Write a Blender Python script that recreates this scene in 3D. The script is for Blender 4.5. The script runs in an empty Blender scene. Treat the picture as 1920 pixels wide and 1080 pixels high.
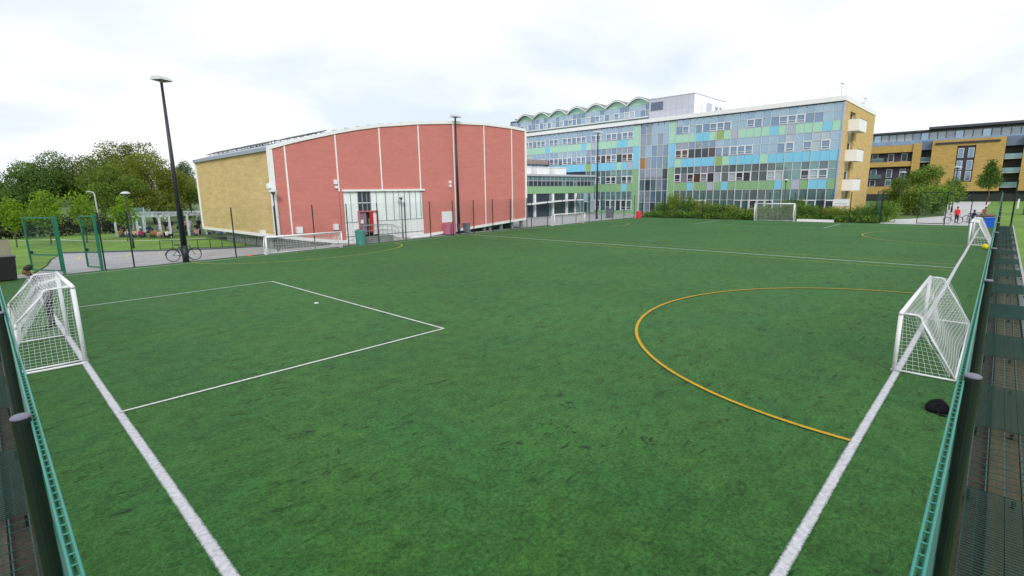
import bpy, math, random
import numpy as np
from mathutils import Vector, Matrix
random.seed(7); rng = np.random.default_rng(7)
S = bpy.context.scene
C = S.collection
R = math.radians

# ------------------------------------------------------------------ camera
def make_camera():
    pitch, roll, yaw = 0.188592089, -0.0151130866, 0.765146787
    f = Vector((math.cos(yaw)*math.cos(pitch), math.sin(yaw)*math.cos(pitch), -math.sin(pitch)))
    r = f.cross(Vector((0, 0, 1))).normalized(); u = r.cross(f)
    c, s = math.cos(roll), math.sin(roll)
    r2, u2 = c*r + s*u, c*u - s*r
    cam = bpy.data.cameras.new('camera'); cam.sensor_width = 36; cam.lens = 947.88/1920*36
    cam.clip_start = .05; cam.clip_end = 6000
    o = bpy.data.objects.new('camera', cam); C.objects.link(o)
    m = Matrix((r2, u2, -f)).transposed().to_4x4(); m.translation = (0, 0, 4.0)
    o.matrix_world = m; S.camera = o
make_camera()

# ------------------------------------------------------------------ sky, sun, exposure
SUN_EL, SUN_AZ = R(33), R(232)          # azimuth measured from +X towards +Y: light comes from behind the camera
def make_world():
    w = bpy.data.worlds.new('World'); S.world = w; w.use_nodes = True
    nt = w.node_tree; N = nt.nodes; L = nt.links
    bg = N['Background']; bg.inputs['Strength'].default_value = .1
    sky = N.new('ShaderNodeTexSky'); sky.sky_type = 'NISHITA'; sky.sun_disc = False
    sky.sun_elevation = SUN_EL; sky.sun_rotation = R(90) - SUN_AZ
    tc = N.new('ShaderNodeTexCoord'); sp = N.new('ShaderNodeSeparateXYZ'); L.new(tc.outputs['Generated'], sp.inputs[0])
    mx = N.new('ShaderNodeMath'); mx.operation = 'MAXIMUM'; L.new(sp.outputs['Z'], mx.inputs[0]); mx.inputs[1].default_value = 0
    ad = N.new('ShaderNodeMath'); ad.operation = 'ADD'; L.new(mx.outputs[0], ad.inputs[0]); ad.inputs[1].default_value = .28
    dv = N.new('ShaderNodeVectorMath'); dv.operation = 'DIVIDE'; L.new(tc.outputs['Generated'], dv.inputs[0])
    cb = N.new('ShaderNodeCombineXYZ')
    for i in range(3): L.new(ad.outputs[0], cb.inputs[i])
    L.new(cb.outputs[0], dv.inputs[1])
    def noise(scale, det, rough, off, dist=0):
        mp = N.new('ShaderNodeMapping'); mp.inputs['Location'].default_value = off; L.new(dv.outputs[0], mp.inputs[0])
        n = N.new('ShaderNodeTexNoise'); n.inputs['Scale'].default_value = scale; n.inputs['Detail'].default_value = det
        n.inputs['Roughness'].default_value = rough; n.inputs['Distortion'].default_value = dist; L.new(mp.outputs[0], n.inputs[0]); return n
    def ramp(src, a, b, ca, cb_):
        r = N.new('ShaderNodeValToRGB'); r.color_ramp.elements[0].position = a; r.color_ramp.elements[1].position = b
        r.color_ramp.elements[0].color = ca; r.color_ramp.elements[1].color = cb_; L.new(src, r.inputs[0]); return r
    n1 = noise(1.5, 7, .5, (3.1, 1.7, 0), .3); n2 = noise(1.1, 5, .5, (8.2, 4.4, 0))
    sh = ramp(n1.outputs['Fac'], .36, .58, (0, 0, 0, 1), (1, 1, 1, 1))
    mixc = N.new('ShaderNodeMix'); mixc.data_type = 'RGBA'
    mixc.inputs['A'].default_value = (6.15, 6.85, 7.6, 1); mixc.inputs['B'].default_value = (8.1, 8.25, 8.4, 1)
    L.new(sh.outputs[0], mixc.inputs['Factor'])
    holes = ramp(n2.outputs['Fac'], .30, .46, (.80, .80, .80, 1), (1, 1, 1, 1))
    m2 = N.new('ShaderNodeMix'); m2.data_type = 'RGBA'; L.new(holes.outputs[0], m2.inputs['Factor'])
    L.new(sky.outputs[0], m2.inputs['A']); L.new(mixc.outputs['Result'], m2.inputs['B'])
    L.new(m2.outputs['Result'], bg.inputs['Color'])
make_world()
sl = bpy.data.lights.new('sun', 'SUN'); sl.energy = 1.5; sl.angle = R(14); sl.color = (1, .96, .9)
so = bpy.data.objects.new('sun', sl); C.objects.link(so)
so.rotation_euler = Vector((math.cos(SUN_AZ)*math.cos(SUN_EL), math.sin(SUN_AZ)*math.cos(SUN_EL), math.sin(SUN_EL))).to_track_quat('Z', 'Y').to_euler()
S.view_settings.view_transform = 'Standard'; S.view_settings.look = 'None'; S.view_settings.gamma = 1
S.view_settings.use_curve_mapping = False; S.view_settings.exposure = .42
S.render.engine = 'CYCLES'

# ------------------------------------------------------------------ helpers
class MB:
    """collects shapes and links them as one mesh object"""
    def __init__(s): s.v = []; s.f = []; s.m = []; s.cur = 0
    def add(s, vs, fs):
        b = len(s.v); s.v += [tuple(p) for p in vs]; s.f += [tuple(i+b for i in f) for f in fs]; s.m += [s.cur]*len(fs); return s
    def box(s, x0, x1, y0, y1, z0, z1):
        return s.add([(x0,y0,z0),(x1,y0,z0),(x1,y1,z0),(x0,y1,z0),(x0,y0,z1),(x1,y0,z1),(x1,y1,z1),(x0,y1,z1)],
                     [(0,3,2,1),(4,5,6,7),(0,1,5,4),(1,2,6,5),(2,3,7,6),(3,0,4,7)])
    def tube(s, p, q, r, n=8, r2=None, caps=True):
        p = Vector(p); q = Vector(q); d = q-p
        if d.length < 1e-6: return s
        d.normalize(); a = d.orthogonal().normalized(); b = d.cross(a); r2 = r if r2 is None else r2
        vs = []
        for o, rr in ((p, r), (q, r2)):
            for i in range(n):
                t = 2*math.pi*i/n; vs.append(o + a*math.cos(t)*rr + b*math.sin(t)*rr)
        fs = [(i, (i+1) % n, n+(i+1) % n, n+i) for i in range(n)]
        if caps: fs += [tuple(range(n-1, -1, -1)), tuple(range(n, 2*n))]
        return s.add(vs, fs)
    def path(s, pts, r, n=8):
        for a, b in zip(pts, pts[1:]): s.tube(a, b, r, n)
        return s
    def lathe(s, prof, c=(0,0,0), n=16):
        vs = []; fs = []
        for (r, z) in prof:
            for i in range(n):
                t = 2*math.pi*i/n; vs.append((c[0]+r*math.cos(t), c[1]+r*math.sin(t), c[2]+z))
        for k in range(len(prof)-1):
            for i in range(n): fs.append((k*n+i, k*n+(i+1) % n, (k+1)*n+(i+1) % n, (k+1)*n+i))
        fs += [tuple(range(n-1, -1, -1)), tuple(range((len(prof)-1)*n, len(prof)*n))]
        return s.add(vs, fs)
    def torus(s, c, R0, r, axis='Y', n=28, k=6):
        vs = []; fs = []
        for i in range(n):
            t = 2*math.pi*i/n
            for j in range(k):
                u = 2*math.pi*j/k; rr = R0 + r*math.cos(u); h = r*math.sin(u)
                a, b = rr*math.cos(t), rr*math.sin(t)
                vs.append((c[0]+a, c[1]+h, c[2]+b) if axis == 'Y' else (c[0]+a, c[1]+b, c[2]+h))
        for i in range(n):
            for j in range(k): fs.append((i*k+j, i*k+(j+1) % k, ((i+1) % n)*k+(j+1) % k, ((i+1) % n)*k+j))
        return s.add(vs, fs)
    def poly_wall(s, pts, axis, c0, c1):
        """extrude a polygon: pts are (a, z); axis 'y' means the polygon lies in x-z and is extruded from y=c0 to c1; 'x' the same in y-z"""
        n = len(pts)
        mk = (lambda a, z, c: (a, c, z)) if axis == 'y' else (lambda a, z, c: (c, a, z))
        vs = [mk(a, z, c0) for a, z in pts] + [mk(a, z, c1) for a, z in pts]
        fs = [tuple(range(n)), tuple(range(2*n-1, n-1, -1))] + [(i, n+i, n+(i+1) % n, (i+1) % n) for i in range(n)]
        return s.add(vs, fs)
    def flat(s, pts, z, t=0):
        n = len(pts)
        if not t: return s.add([(x, y, z) for x, y in pts], [tuple(range(n))])
        vs = [(x, y, z-t) for x, y in pts] + [(x, y, z) for x, y in pts]
        return s.add(vs, [tuple(range(n-1, -1, -1)), tuple(range(n, 2*n))] + [(i, (i+1) % n, n+(i+1) % n, n+i) for i in range(n)])
    def mesh(s, name, mats, smooth=False, org=(0,0,0), fix=True):
        me = bpy.data.meshes.new(name)
        v = np.array(s.v, float) - np.array(org, float)
        me.from_pydata(v.tolist(), [], s.f)
        mats = mats if isinstance(mats, (list, tuple)) else [mats]
        for m in mats: me.materials.append(m)
        if len(mats) > 1: me.polygons.foreach_set('material_index', s.m)
        if fix:
            import bmesh
            bm = bmesh.new(); bm.from_mesh(me); bmesh.ops.recalc_face_normals(bm, faces=bm.faces); bm.to_mesh(me); bm.free()
        if smooth: me.polygons.foreach_set('use_smooth', [True]*len(me.polygons))
        me.update(); return me
    def build(s, name, mats, parent=None, org=(0,0,0), smooth=False, fix=True):
        return link(name, s.mesh(name, mats, smooth, org, fix), parent)
def link(name, data, parent=None, loc=None, rz=0):
    o = bpy.data.objects.new(name, data); C.objects.link(o)
    if parent is not None: o.parent = parent
    if loc is not None: o.location = loc
    if rz: o.rotation_euler[2] = rz
    return o
def tag(o, label, cat, group=None):
    o['label'] = label; o['category'] = cat
    if group: o['group'] = group
    return o
def thing(name, label, cat, loc=(0,0,0), group=None, rz=0):
    o = link(name, None, None, loc, rz); o.empty_display_size = .1; return tag(o, label, cat, group)
def struct(o): o['kind'] = 'structure'; return o
def copy_thing(root, loc, rz=None, label=None):
    c = root.copy(); C.objects.link(c); c.location = loc
    if rz is not None: c.rotation_euler[2] = rz
    if label: c['label'] = label
    for ch in root.children:
        d = ch.copy(); C.objects.link(d); d.parent = c
        for g in ch.children:
            e = g.copy(); C.objects.link(e); e.parent = d
    return c

# ------------------------------------------------------------------ materials
def mat(name, col, rough=.7, noise=None, bump=None, metal=0, spec=.5, sheen=0, streak=None):
    m = bpy.data.materials.new(name); m.use_nodes = True
    nt = m.node_tree; N = nt.nodes; L = nt.links; b = N['Principled BSDF']
    b.inputs['Base Color'].default_value = (*col, 1); b.inputs['Roughness'].default_value = rough
    b.inputs['Metallic'].default_value = metal; b.inputs['Specular IOR Level'].default_value = spec
    if sheen: b.inputs['Sheen Weight'].default_value = sheen
    tc = N.new('ShaderNodeTexCoord'); last = None
    def mult(fac_socket, lo, hi):
        nonlocal last
        mr = N.new('ShaderNodeMapRange'); mr.inputs['From Min'].default_value = .25; mr.inputs['From Max'].default_value = .75
        mr.inputs['To Min'].default_value = lo; mr.inputs['To Max'].default_value = hi; L.new(fac_socket, mr.inputs['Value'])
        mm = N.new('ShaderNodeMix'); mm.data_type = 'RGBA'; mm.blend_type = 'MULTIPLY'; mm.inputs['Factor'].default_value = 1
        if last is None: mm.inputs['A'].default_value = (*col, 1)
        else: L.new(last, mm.inputs['A'])
        L.new(mr.outputs[0], mm.inputs['B']); last = mm.outputs['Result']
    for sc, amt in (noise or []):
        n = N.new('ShaderNodeTexNoise'); n.inputs['Scale'].default_value = sc; n.inputs['Detail'].default_value = 6
        n.inputs['Roughness'].default_value = .6; L.new(tc.outputs['Object'], n.inputs['Vector']); mult(n.outputs['Fac'], 1-amt, 1+amt)
    if streak:
        mp = N.new('ShaderNodeMapping'); mp.inputs['Scale'].default_value = streak[0]; L.new(tc.outputs['Object'], mp.inputs[0])
        n = N.new('ShaderNodeTexNoise'); n.inputs['Scale'].default_value = 1; n.inputs['Detail'].default_value = 5; L.new(mp.outputs[0], n.inputs[0])
        mult(n.outputs['Fac'], 1-streak[1], 1+streak[1])
    if last is not None: L.new(last, b.inputs['Base Color'])
    if bump:
        n = N.new('ShaderNodeTexNoise'); n.inputs['Scale'].default_value = bump[0]; n.inputs['Detail'].default_value = 4; L.new(tc.outputs['Object'], n.inputs['Vector'])
        bp = N.new('ShaderNodeBump'); bp.inputs['Strength'].default_value = bump[1]; bp.inputs['Distance'].default_value = bump[2]
        L.new(n.outputs['Fac'], bp.inputs['Height']); L.new(bp.outputs[0], b.inputs['Normal'])
    return m
def leaf_mat(name, c1, c2, trans=.35):
    m = bpy.data.materials.new(name); m.use_nodes = True; nt = m.node_tree; N = nt.nodes; L = nt.links; b = N['Principled BSDF']
    g = N.new('ShaderNodeNewGeometry'); tc = N.new('ShaderNodeTexCoord')
    n = N.new('ShaderNodeTexNoise'); n.inputs['Scale'].default_value = .55; n.inputs['Detail'].default_value = 3; L.new(tc.outputs['Object'], n.inputs['Vector'])
    av = N.new('ShaderNodeMath'); av.operation = 'MULTIPLY_ADD'; L.new(g.outputs['Random Per Island'], av.inputs[0]); av.inputs[1].default_value = .55
    mr = N.new('ShaderNodeMapRange'); mr.inputs['From Min'].default_value = .35; mr.inputs['From Max'].default_value = .65; mr.inputs['To Max'].default_value = .5
    mr.inputs['To Min'].default_value = 0; L.new(n.outputs['Fac'], mr.inputs['Value']); L.new(mr.outputs[0], av.inputs[2])
    mx = N.new('ShaderNodeMix'); mx.data_type = 'RGBA'; mx.inputs['A'].default_value = (*c1, 1); mx.inputs['B'].default_value = (*c2, 1); L.new(av.outputs[0], mx.inputs['Factor'])
    L.new(mx.outputs['Result'], b.inputs['Base Color']); b.inputs['Roughness'].default_value = .6; b.inputs['Specular IOR Level'].default_value = .25
    tr = N.new('ShaderNodeBsdfTranslucent'); L.new(mx.outputs['Result'], tr.inputs['Color'])
    ms = N.new('ShaderNodeMixShader'); ms.inputs[0].default_value = trans; L.new(b.outputs[0], ms.inputs[1]); L.new(tr.outputs[0], ms.inputs[2])
    L.new(ms.outputs[0], N['Material Output'].inputs['Surface']); return m
def glass_mat(name, col, metal, rough=.06):
    m = mat(name, col, rough, metal=metal, spec=.7, noise=[(.35, .12)], bump=(1.3, .12, .05)); return m

def turf_material():
    m = bpy.data.materials.new('artificial_turf'); m.use_nodes = True; nt = m.node_tree; N = nt.nodes; L = nt.links; b = N['Principled BSDF']
    tc = N.new('ShaderNodeTexCoord')
    def nz(scale, det=4, rough=.55, mapping=None, dist=0):
        n = N.new('ShaderNodeTexNoise'); n.inputs['Scale'].default_value = scale; n.inputs['Detail'].default_value = det
        n.inputs['Roughness'].default_value = rough; n.inputs['Distortion'].default_value = dist
        if mapping:
            mp = N.new('ShaderNodeMapping'); mp.inputs['Rotation'].default_value = (0, 0, mapping[0]); mp.inputs['Scale'].default_value = mapping[1]
            mp.inputs['Location'].default_value = mapping[2]; L.new(tc.outputs['Object'], mp.inputs[0]); L.new(mp.outputs[0], n.inputs['Vector'])
        else: L.new(tc.outputs['Object'], n.inputs['Vector'])
        return n.outputs['Fac']
    def mr(src, a, b_, c, d):
        r = N.new('ShaderNodeMapRange'); r.interpolation_type = 'SMOOTHSTEP'
        for k, v in zip(('From Min', 'From Max', 'To Min', 'To Max'), (a, b_, c, d)): r.inputs[k].default_value = v
        L.new(src, r.inputs['Value']); return r.outputs[0]
    def op(o, x, y):
        k = N.new('ShaderNodeMath'); k.operation = o
        for i, q in enumerate((x, y)):
            if isinstance(q, (int, float)): k.inputs[i].default_value = q
            else: L.new(q, k.inputs[i])
        return k.outputs[0]
    big = mr(nz(.16, 3), .3, .7, .90, 1.08)
    mid = mr(nz(2.6, 12, .80), .34, .66, .72, 1.27)
    tuft = mr(nz(17, 6, .7), .32, .68, .62, 1.38)
    fine = mr(nz(75, 3, .7), .3, .7, .45, 1.55)
    # scuff marks: short dark strokes where the infill shows
    s1 = mr(nz(1, 5, .6, (.5, (1.5, 5.5, 1), (0, 0, 0)), .9), .605, .69, 0, 1)
    s2 = mr(nz(1, 5, .6, (-.55, (1.3, 5.0, 1), (17, 5, 0)), .9), .615, .70, 0, 1)
    s3 = mr(nz(1, 5, .6, (1.5, (2.2, 6.5, 1), (7, 31, 0)), .9), .605, .69, 0, 1)
    blot = mr(nz(3.4, 5, .65, None, .7), .61, .69, 0, 1)
    sc = op('MAXIMUM', op('MAXIMUM', s1, s2), op('MAXIMUM', s3, blot))
    gate = mr(nz(.33, 2), .38, .6, .4, 1)
    dark = op('SUBTRACT', 1, op('MULTIPLY', op('MULTIPLY', sc, gate), .78))
    val = op('MULTIPLY', op('MULTIPLY', op('MULTIPLY', big, mid), op('MULTIPLY', tuft, fine)), dark)
    mx = N.new('ShaderNodeMix'); mx.data_type = 'RGBA'; mx.inputs['A'].default_value = (.0275, .112, .0235, 1); mx.inputs['B'].default_value = (.036, .117, .0205, 1)
    L.new(mr(nz(.5, 4), .35, .65, 0, 1), mx.inputs['Factor'])
    mm = N.new('ShaderNodeMix'); mm.data_type = 'RGBA'; mm.blend_type = 'MULTIPLY'; mm.inputs['Factor'].default_value = 1
    L.new(mx.outputs['Result'], mm.inputs['A']); L.new(val, mm.inputs['B']); L.new(mm.outputs['Result'], b.inputs['Base Color'])
    b.inputs['Roughness'].default_value = .8; b.inputs['Specular IOR Level'].default_value = .08
    b.inputs['Sheen Weight'].default_value = .085; b.inputs['Sheen Roughness'].default_value = .45; b.inputs['Sheen Tint'].default_value = (.75, 1, .75, 1)
    bp = N.new('ShaderNodeBump'); bp.inputs['Strength'].default_value = .5; bp.inputs['Distance'].default_value = .012
    L.new(op('ADD', op('MULTIPLY', fine, .5), tuft), bp.inputs['Height']); L.new(bp.outputs[0], b.inputs['Normal'])
    return m
def paint_material(name, col, turf=(.028, .10, .022)):
    """line fibres: the colour frays into the green along both edges (UV x runs across the line)"""
    m = bpy.data.materials.new(name); m.use_nodes = True; nt = m.node_tree; N = nt.nodes; L = nt.links; b = N['Principled BSDF']
    tc = N.new('ShaderNodeTexCoord'); sp = N.new('ShaderNodeSeparateXYZ'); L.new(tc.outputs['UV'], sp.inputs[0])
    n = N.new('ShaderNodeTexNoise'); n.inputs['Scale'].default_value = 55; n.inputs['Detail'].default_value = 4; L.new(tc.outputs['Object'], n.inputs['Vector'])
    d = N.new('ShaderNodeMath'); d.operation = 'SUBTRACT'; L.new(sp.outputs['X'], d.inputs[0]); d.inputs[1].default_value = .5
    a = N.new('ShaderNodeMath'); a.operation = 'ABSOLUTE'; L.new(d.outputs[0], a.inputs[0])
    s = N.new('ShaderNodeMath'); s.operation = 'MULTIPLY_ADD'; L.new(n.outputs['Fac'], s.inputs[0]); s.inputs[1].default_value = .5; L.new(a.outputs[0], s.inputs[2])
    r = N.new('ShaderNodeMapRange'); r.inputs['From Min'].default_value = .54; r.inputs['From Max'].default_value = .74; L.new(s.outputs[0], r.inputs['Value'])
    n2 = N.new('ShaderNodeTexNoise'); n2.inputs['Scale'].default_value = 14; n2.inputs['Detail'].default_value = 5; L.new(tc.outputs['Object'], n2.inputs['Vector'])
    r2 = N.new('ShaderNodeMapRange'); r2.inputs['From Min'].default_value = .3; r2.inputs['From Max'].default_value = .7; r2.inputs['To Min'].default_value = .76; r2.inputs['To Max'].default_value = 1.12; L.new(n2.outputs['Fac'], r2.inputs['Value'])
    mm = N.new('ShaderNodeMix'); mm.data_type = 'RGBA'; mm.blend_type = 'MULTIPLY'; mm.inputs['Factor'].default_value = 1; mm.inputs['A'].default_value = (*col, 1); L.new(r2.outputs[0], mm.inputs['B'])
    mx = N.new('ShaderNodeMix'); mx.data_type = 'RGBA'; L.new(r.outputs[0], mx.inputs['Factor']); L.new(mm.outputs['Result'], mx.inputs['A']); mx.inputs['B'].default_value = (*turf, 1)
    L.new(mx.outputs['Result'], b.inputs['Base Color']); b.inputs['Roughness'].default_value = .75; b.inputs['Specular IOR Level'].default_value = .2
    return m
def brick_material(name, c1, c2, mortar, axis, lo=.80, hi=1.16):
    m = bpy.data.materials.new(name); m.use_nodes = True; nt = m.node_tree; N = nt.nodes; L = nt.links; b = N['Principled BSDF']
    tc = N.new('ShaderNodeTexCoord'); sp = N.new('ShaderNodeSeparateXYZ'); L.new(tc.outputs['Object'], sp.inputs[0])
    cb = N.new('ShaderNodeCombineXYZ'); L.new(sp.outputs['Y' if axis == 'x' else 'X'], cb.inputs[0]); L.new(sp.outputs['Z'], cb.inputs[1])
    br = N.new('ShaderNodeTexBrick'); br.inputs['Color1'].default_value = (*c1, 1); br.inputs['Color2'].default_value = (*c2, 1); br.inputs['Mortar'].default_value = (*mortar, 1)
    br.inputs['Scale'].default_value = 1; br.inputs['Brick Width'].default_value = .225; br.inputs['Row Height'].default_value = .075; br.inputs['Mortar Size'].default_value = .008
    br.inputs['Bias'].default_value = 0; L.new(cb.outputs[0], br.inputs['Vector'])
    n = N.new('ShaderNodeTexNoise'); n.inputs['Scale'].default_value = 1.6; n.inputs['Detail'].default_value = 9; n.inputs['Roughness'].default_value = .72
    mp = N.new('ShaderNodeMapping'); mp.inputs['Scale'].default_value = (.35, .35, 1.6); L.new(tc.outputs['Object'], mp.inputs[0]); L.new(mp.outputs[0], n.inputs['Vector'])
    r = N.new('ShaderNodeMapRange'); r.inputs['From Min'].default_value = .3; r.inputs['From Max'].default_value = .7; r.inputs['To Min'].default_value = lo; r.inputs['To Max'].default_value = hi; L.new(n.outputs['Fac'], r.inputs['Value'])
    mm = N.new('ShaderNodeMix'); mm.data_type = 'RGBA'; mm.blend_type = 'MULTIPLY'; mm.inputs['Factor'].default_value = 1; L.new(br.outputs['Color'], mm.inputs['A']); L.new(r.outputs[0], mm.inputs['B'])
    L.new(mm.outputs['Result'], b.inputs['Base Color']); b.inputs['Roughness'].default_value = .85
    bp = N.new('ShaderNodeBump'); bp.inputs['Strength'].default_value = .4; bp.inputs['Distance'].default_value = .01; bp.invert = True
    L.new(br.outputs['Fac'], bp.inputs['Height']); L.new(bp.outputs[0], b.inputs['Normal']); return m

M = {}
M['turf'] = turf_material()
M['line_white'] = paint_material('white_line_fibre', (.56, .56, .60))
M['line_white_thin'] = paint_material('pale_line_fibre', (.62, .64, .62))
M['line_yellow'] = paint_material('yellow_line_fibre', (.52, .315, .02))
M['line_dull'] = paint_material('faded_yellow_line_fibre', (.46, .40, .07))
M['grass'] = mat('grass', (.12, .235, .022), .85, noise=[(.25, .3), (3, .3), (25, .35)], bump=(30, .6, .04))
M['far_grass'] = mat('rough_grass', (.07, .13, .025), .9, noise=[(.05, .3), (.6, .3), (5, .25)])
M['asphalt'] = mat('pale_asphalt', (.34, .335, .345), .85, noise=[(.3, .12), (4, .12), (90, .25)], bump=(80, .3, .01))
M['paving'] = mat('pale_paving', (.50, .49, .50), .8, noise=[(.4, .08), (6, .08), (60, .12)], bump=(60, .2, .005))
M['soil'] = mat('dark_soil', (.035, .032, .022), .95, noise=[(2, .3), (20, .4)], bump=(20, .8, .05))
M['kerb'] = mat('concrete_kerb', (.40, .40, .38), .85, noise=[(3, .2), (30, .15)])
M['timber'] = mat('olive_timber', (.06, .054, .024), .8, noise=[(2, .25), (40, .2)], streak=((2, 30, 30), .25))
M['timber_left'] = mat('grey_timber', (.06, .057, .042), .8, noise=[(2, .25), (40, .2)], streak=((30, 2, 30), .25))
M['fence_wire'] = mat('green_fence_wire', (.008, .085, .062), .4, noise=[(3, .15)])
M['cover_wire'] = mat('dark_teal_mesh_wire', (.005, .048, .036), .45, noise=[(3, .2)])
M['fence_rail'] = mat('teal_green_coated_wire', (.022, .23, .18), .4, noise=[(3, .15)])
M['fence_post'] = mat('dark_green_post', (.003, .012, .008), .45, noise=[(2, .2), (30, .15)])
M['gate_green'] = mat('gate_green_paint', (.01, .14, .085), .4, noise=[(3, .2)])
M['cap'] = mat('grey_violet_plastic_cap', (.15, .145, .20), .5, noise=[(20, .15)])
M['pole'] = mat('dark_blue_grey_pole', (.022, .024, .034), .45, noise=[(1, .2), (12, .2)])
M['lamp_grey'] = mat('lamp_grey_paint', (.50, .53, .56), .45, noise=[(5, .08)])
M['lamp_glass'] = mat('lamp_glass', (.13, .14, .13), .12, noise=[(8, .2)])
M['white_frame'] = mat('white_goal_paint', (.82, .82, .86), .35, noise=[(4, .06), (40, .05)])
M['net'] = mat('white_net_cord', (.78, .79, .82), .8, noise=[(30, .1)])
M['black'] = mat('black_plastic', (.012, .012, .014), .5, noise=[(8, .3)])
M['black_cloth'] = mat('black_cloth', (.010, .009, .013), .95, noise=[(14, .4)], bump=(18, .8, .02), spec=.1)
M['red_wall'] = brick_material('red_painted_brick', (.64, .222, .195), (.60, .20, .176), (.55, .185, .16), 'y', .90, 1.08)
M['white_trim'] = mat('white_trim_paint', (.84, .84, .85), .5, noise=[(2, .05), (20, .03)])
M['yellow_brick'] = brick_material('yellow_brick', (.64, .465, .205), (.55, .38, .145), (.60, .49, .28), 'x')
M['end_brick'] = brick_material('golden_brick', (.64, .44, .17), (.57, .37, .12), (.56, .43, .22), 'y')
M['apt_brick'] = brick_material('ochre_brick', (.52, .345, .10), (.45, .28, .075), (.44, .32, .13), 'x')
M['concrete'] = mat('grey_plinth_concrete', (.19, .21, .20), .85, noise=[(.8, .2), (8, .15)], streak=((1, 1, 4), .15))
M['void_shade'] = mat('painted_dark_shade', (.03, .032, .03), .9, noise=[(3, .3)])  # near-black colour standing in for shade in voids, doorway and recesses
M['stone'] = mat('grey_gabion_stone', (.15, .16, .165), .9, noise=[(7, .35), (30, .2)])
M['stone_warm'] = mat('tan_gabion_stone', (.36, .25, .18), .9, noise=[(7, .35), (30, .2)])
M['roof'] = mat('grey_roof_metal', (.30, .34, .41), .45, noise=[(.5, .1), (6, .08)], metal=.2)
M['solar'] = mat('solar_panel_glass', (.018, .020, .028), .55, noise=[(2, .2)])
M['milk'] = mat('translucent_white_glazing', (.82, .87, .88), .35, noise=[(.6, .05), (5, .04)], streak=((3, 3, .3), .05))
M['mullion'] = mat('grey_mullion', (.28, .31, .33), .5, noise=[(5, .1)])
M['frame_pale'] = mat('pale_window_frame', (.58, .62, .64), .5, noise=[(3, .08)])
M['frame_white'] = mat('white_casement_frame', (.76, .78, .80), .45, noise=[(3, .05)])
M['mint'] = mat('mint_panel', (.40, .67, .53), .35, noise=[(.6, .05), (9, .03)])
M['blue'] = mat('sky_blue_panel', (.22, .58, .80), .35, noise=[(.6, .05), (9, .03)])
M['green'] = mat('leaf_green_panel', (.25, .45, .24), .35, noise=[(.6, .06), (9, .03)])
M['olive'] = mat('olive_panel', (.30, .43, .15), .35, noise=[(.6, .05), (9, .03)])
M['lilac'] = mat('lilac_grey_panel', (.44, .46, .57), .35, noise=[(.6, .05), (9, .03)])
M['glass_sky'] = glass_mat('sky_blue_glass', (.36, .49, .60), .7)
M['glass_mid'] = glass_mat('blue_grey_glass', (.22, .31, .43), .6)
M['glass_teal'] = glass_mat('teal_glass', (.20, .33, .34), .5)
M['glass_blue'] = glass_mat('pale_blue_glass', (.31, .43, .55), .7)
M['glass_slate'] = glass_mat('slate_green_glass', (.13, .21, .23), .4)
M['glass_dark'] = glass_mat('dark_glass', (.045, .055, .075), .1, .1)
M['glass_brown'] = glass_mat('brown_dark_glass', (.10, .06, .055), .12, .1)
M['glass_blind'] = glass_mat('blind_behind_glass', (.46, .54, .62), .25, .25)
M['glass_grey'] = glass_mat('grey_glass', (.30, .35, .42), .4)
M['box_clad'] = mat('pale_lilac_cladding', (.47, .48, .55), .5, noise=[(.5, .05), (8, .04)])
M['louvre'] = mat('dark_louvre', (.13, .17, .26), .5, noise=[(3, .15)])
M['white_roof'] = mat('white_fascia', (.84, .84, .86), .4, noise=[(1, .04)])
M['canopy_dark'] = mat('grey_canopy_edge', (.20, .225, .23), .5, noise=[(2, .15)])
M['metal_rail'] = mat('galvanised_rail', (.42, .44, .46), .4, metal=.5, noise=[(6, .1)])
M['slate'] = mat('slate_roof', (.06, .07, .10), .5, noise=[(1, .15)])
M['dark_brick'] = mat('dark_mauve_brick', (.05, .043, .062), .85, noise=[(2, .2), (20, .2)])
M['bark'] = mat('bark', (.10, .075, .05), .95, noise=[(3, .3), (20, .3)], bump=(12, .8, .03))
M['pergola'] = mat('pale_grey_painted_timber', (.52, .58, .62), .6, noise=[(3, .1)])
M['red_plastic'] = mat('red_plastic', (.75, .03, .04), .4, noise=[(5, .1)])
M['green_plastic'] = mat('teal_plastic', (.06, .24, .20), .45, noise=[(4, .12)])
M['pink_plastic'] = mat('pink_plastic', (.55, .16, .26), .5, noise=[(4, .15)])
M['blue_plastic'] = mat('blue_plastic', (.015, .13, .72), .4, noise=[(4, .1)])
M['grey_plastic'] = mat('grey_plastic', (.14, .16, .19), .5, noise=[(4, .15)])
M['yellow_plastic'] = mat('yellow_plastic', (.80, .62, .01), .4, noise=[(5, .1)])
M['orange'] = mat('orange_plastic', (.8, .13, .02), .5, noise=[(5, .1)])
M['board'] = mat('weathered_board', (.24, .225, .17), .85, noise=[(1.5, .2), (14, .2)])
M['sign_white'] = mat('white_sign', (.82, .84, .88), .4, noise=[(3, .04)])
M['door_red'] = mat('red_door', (.50, .015, .02), .4, noise=[(3, .1)])
M['door_mauve'] = mat('mauve_door', (.25, .17, .22), .5, noise=[(3, .12)])
M['rubber'] = mat('tyre_rubber', (.015, .015, .016), .8, noise=[(20, .2)])
M['brown'] = mat('brown_brick_planter', (.12, .065, .045), .85, noise=[(4, .25), (25, .2)])
M['paper'] = mat('crumpled_paper', (.62, .64, .66), .8, noise=[(20, .1)])
L_oak = leaf_mat('dark_oak_leaves', (.05, .12, .02), (.14, .235, .04))
L_brown = leaf_mat('brownish_leaves', (.075, .12, .02), (.20, .24, .04))
L_gold = leaf_mat('yellow_green_leaves', (.10, .15, .015), (.26, .28, .03))
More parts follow.
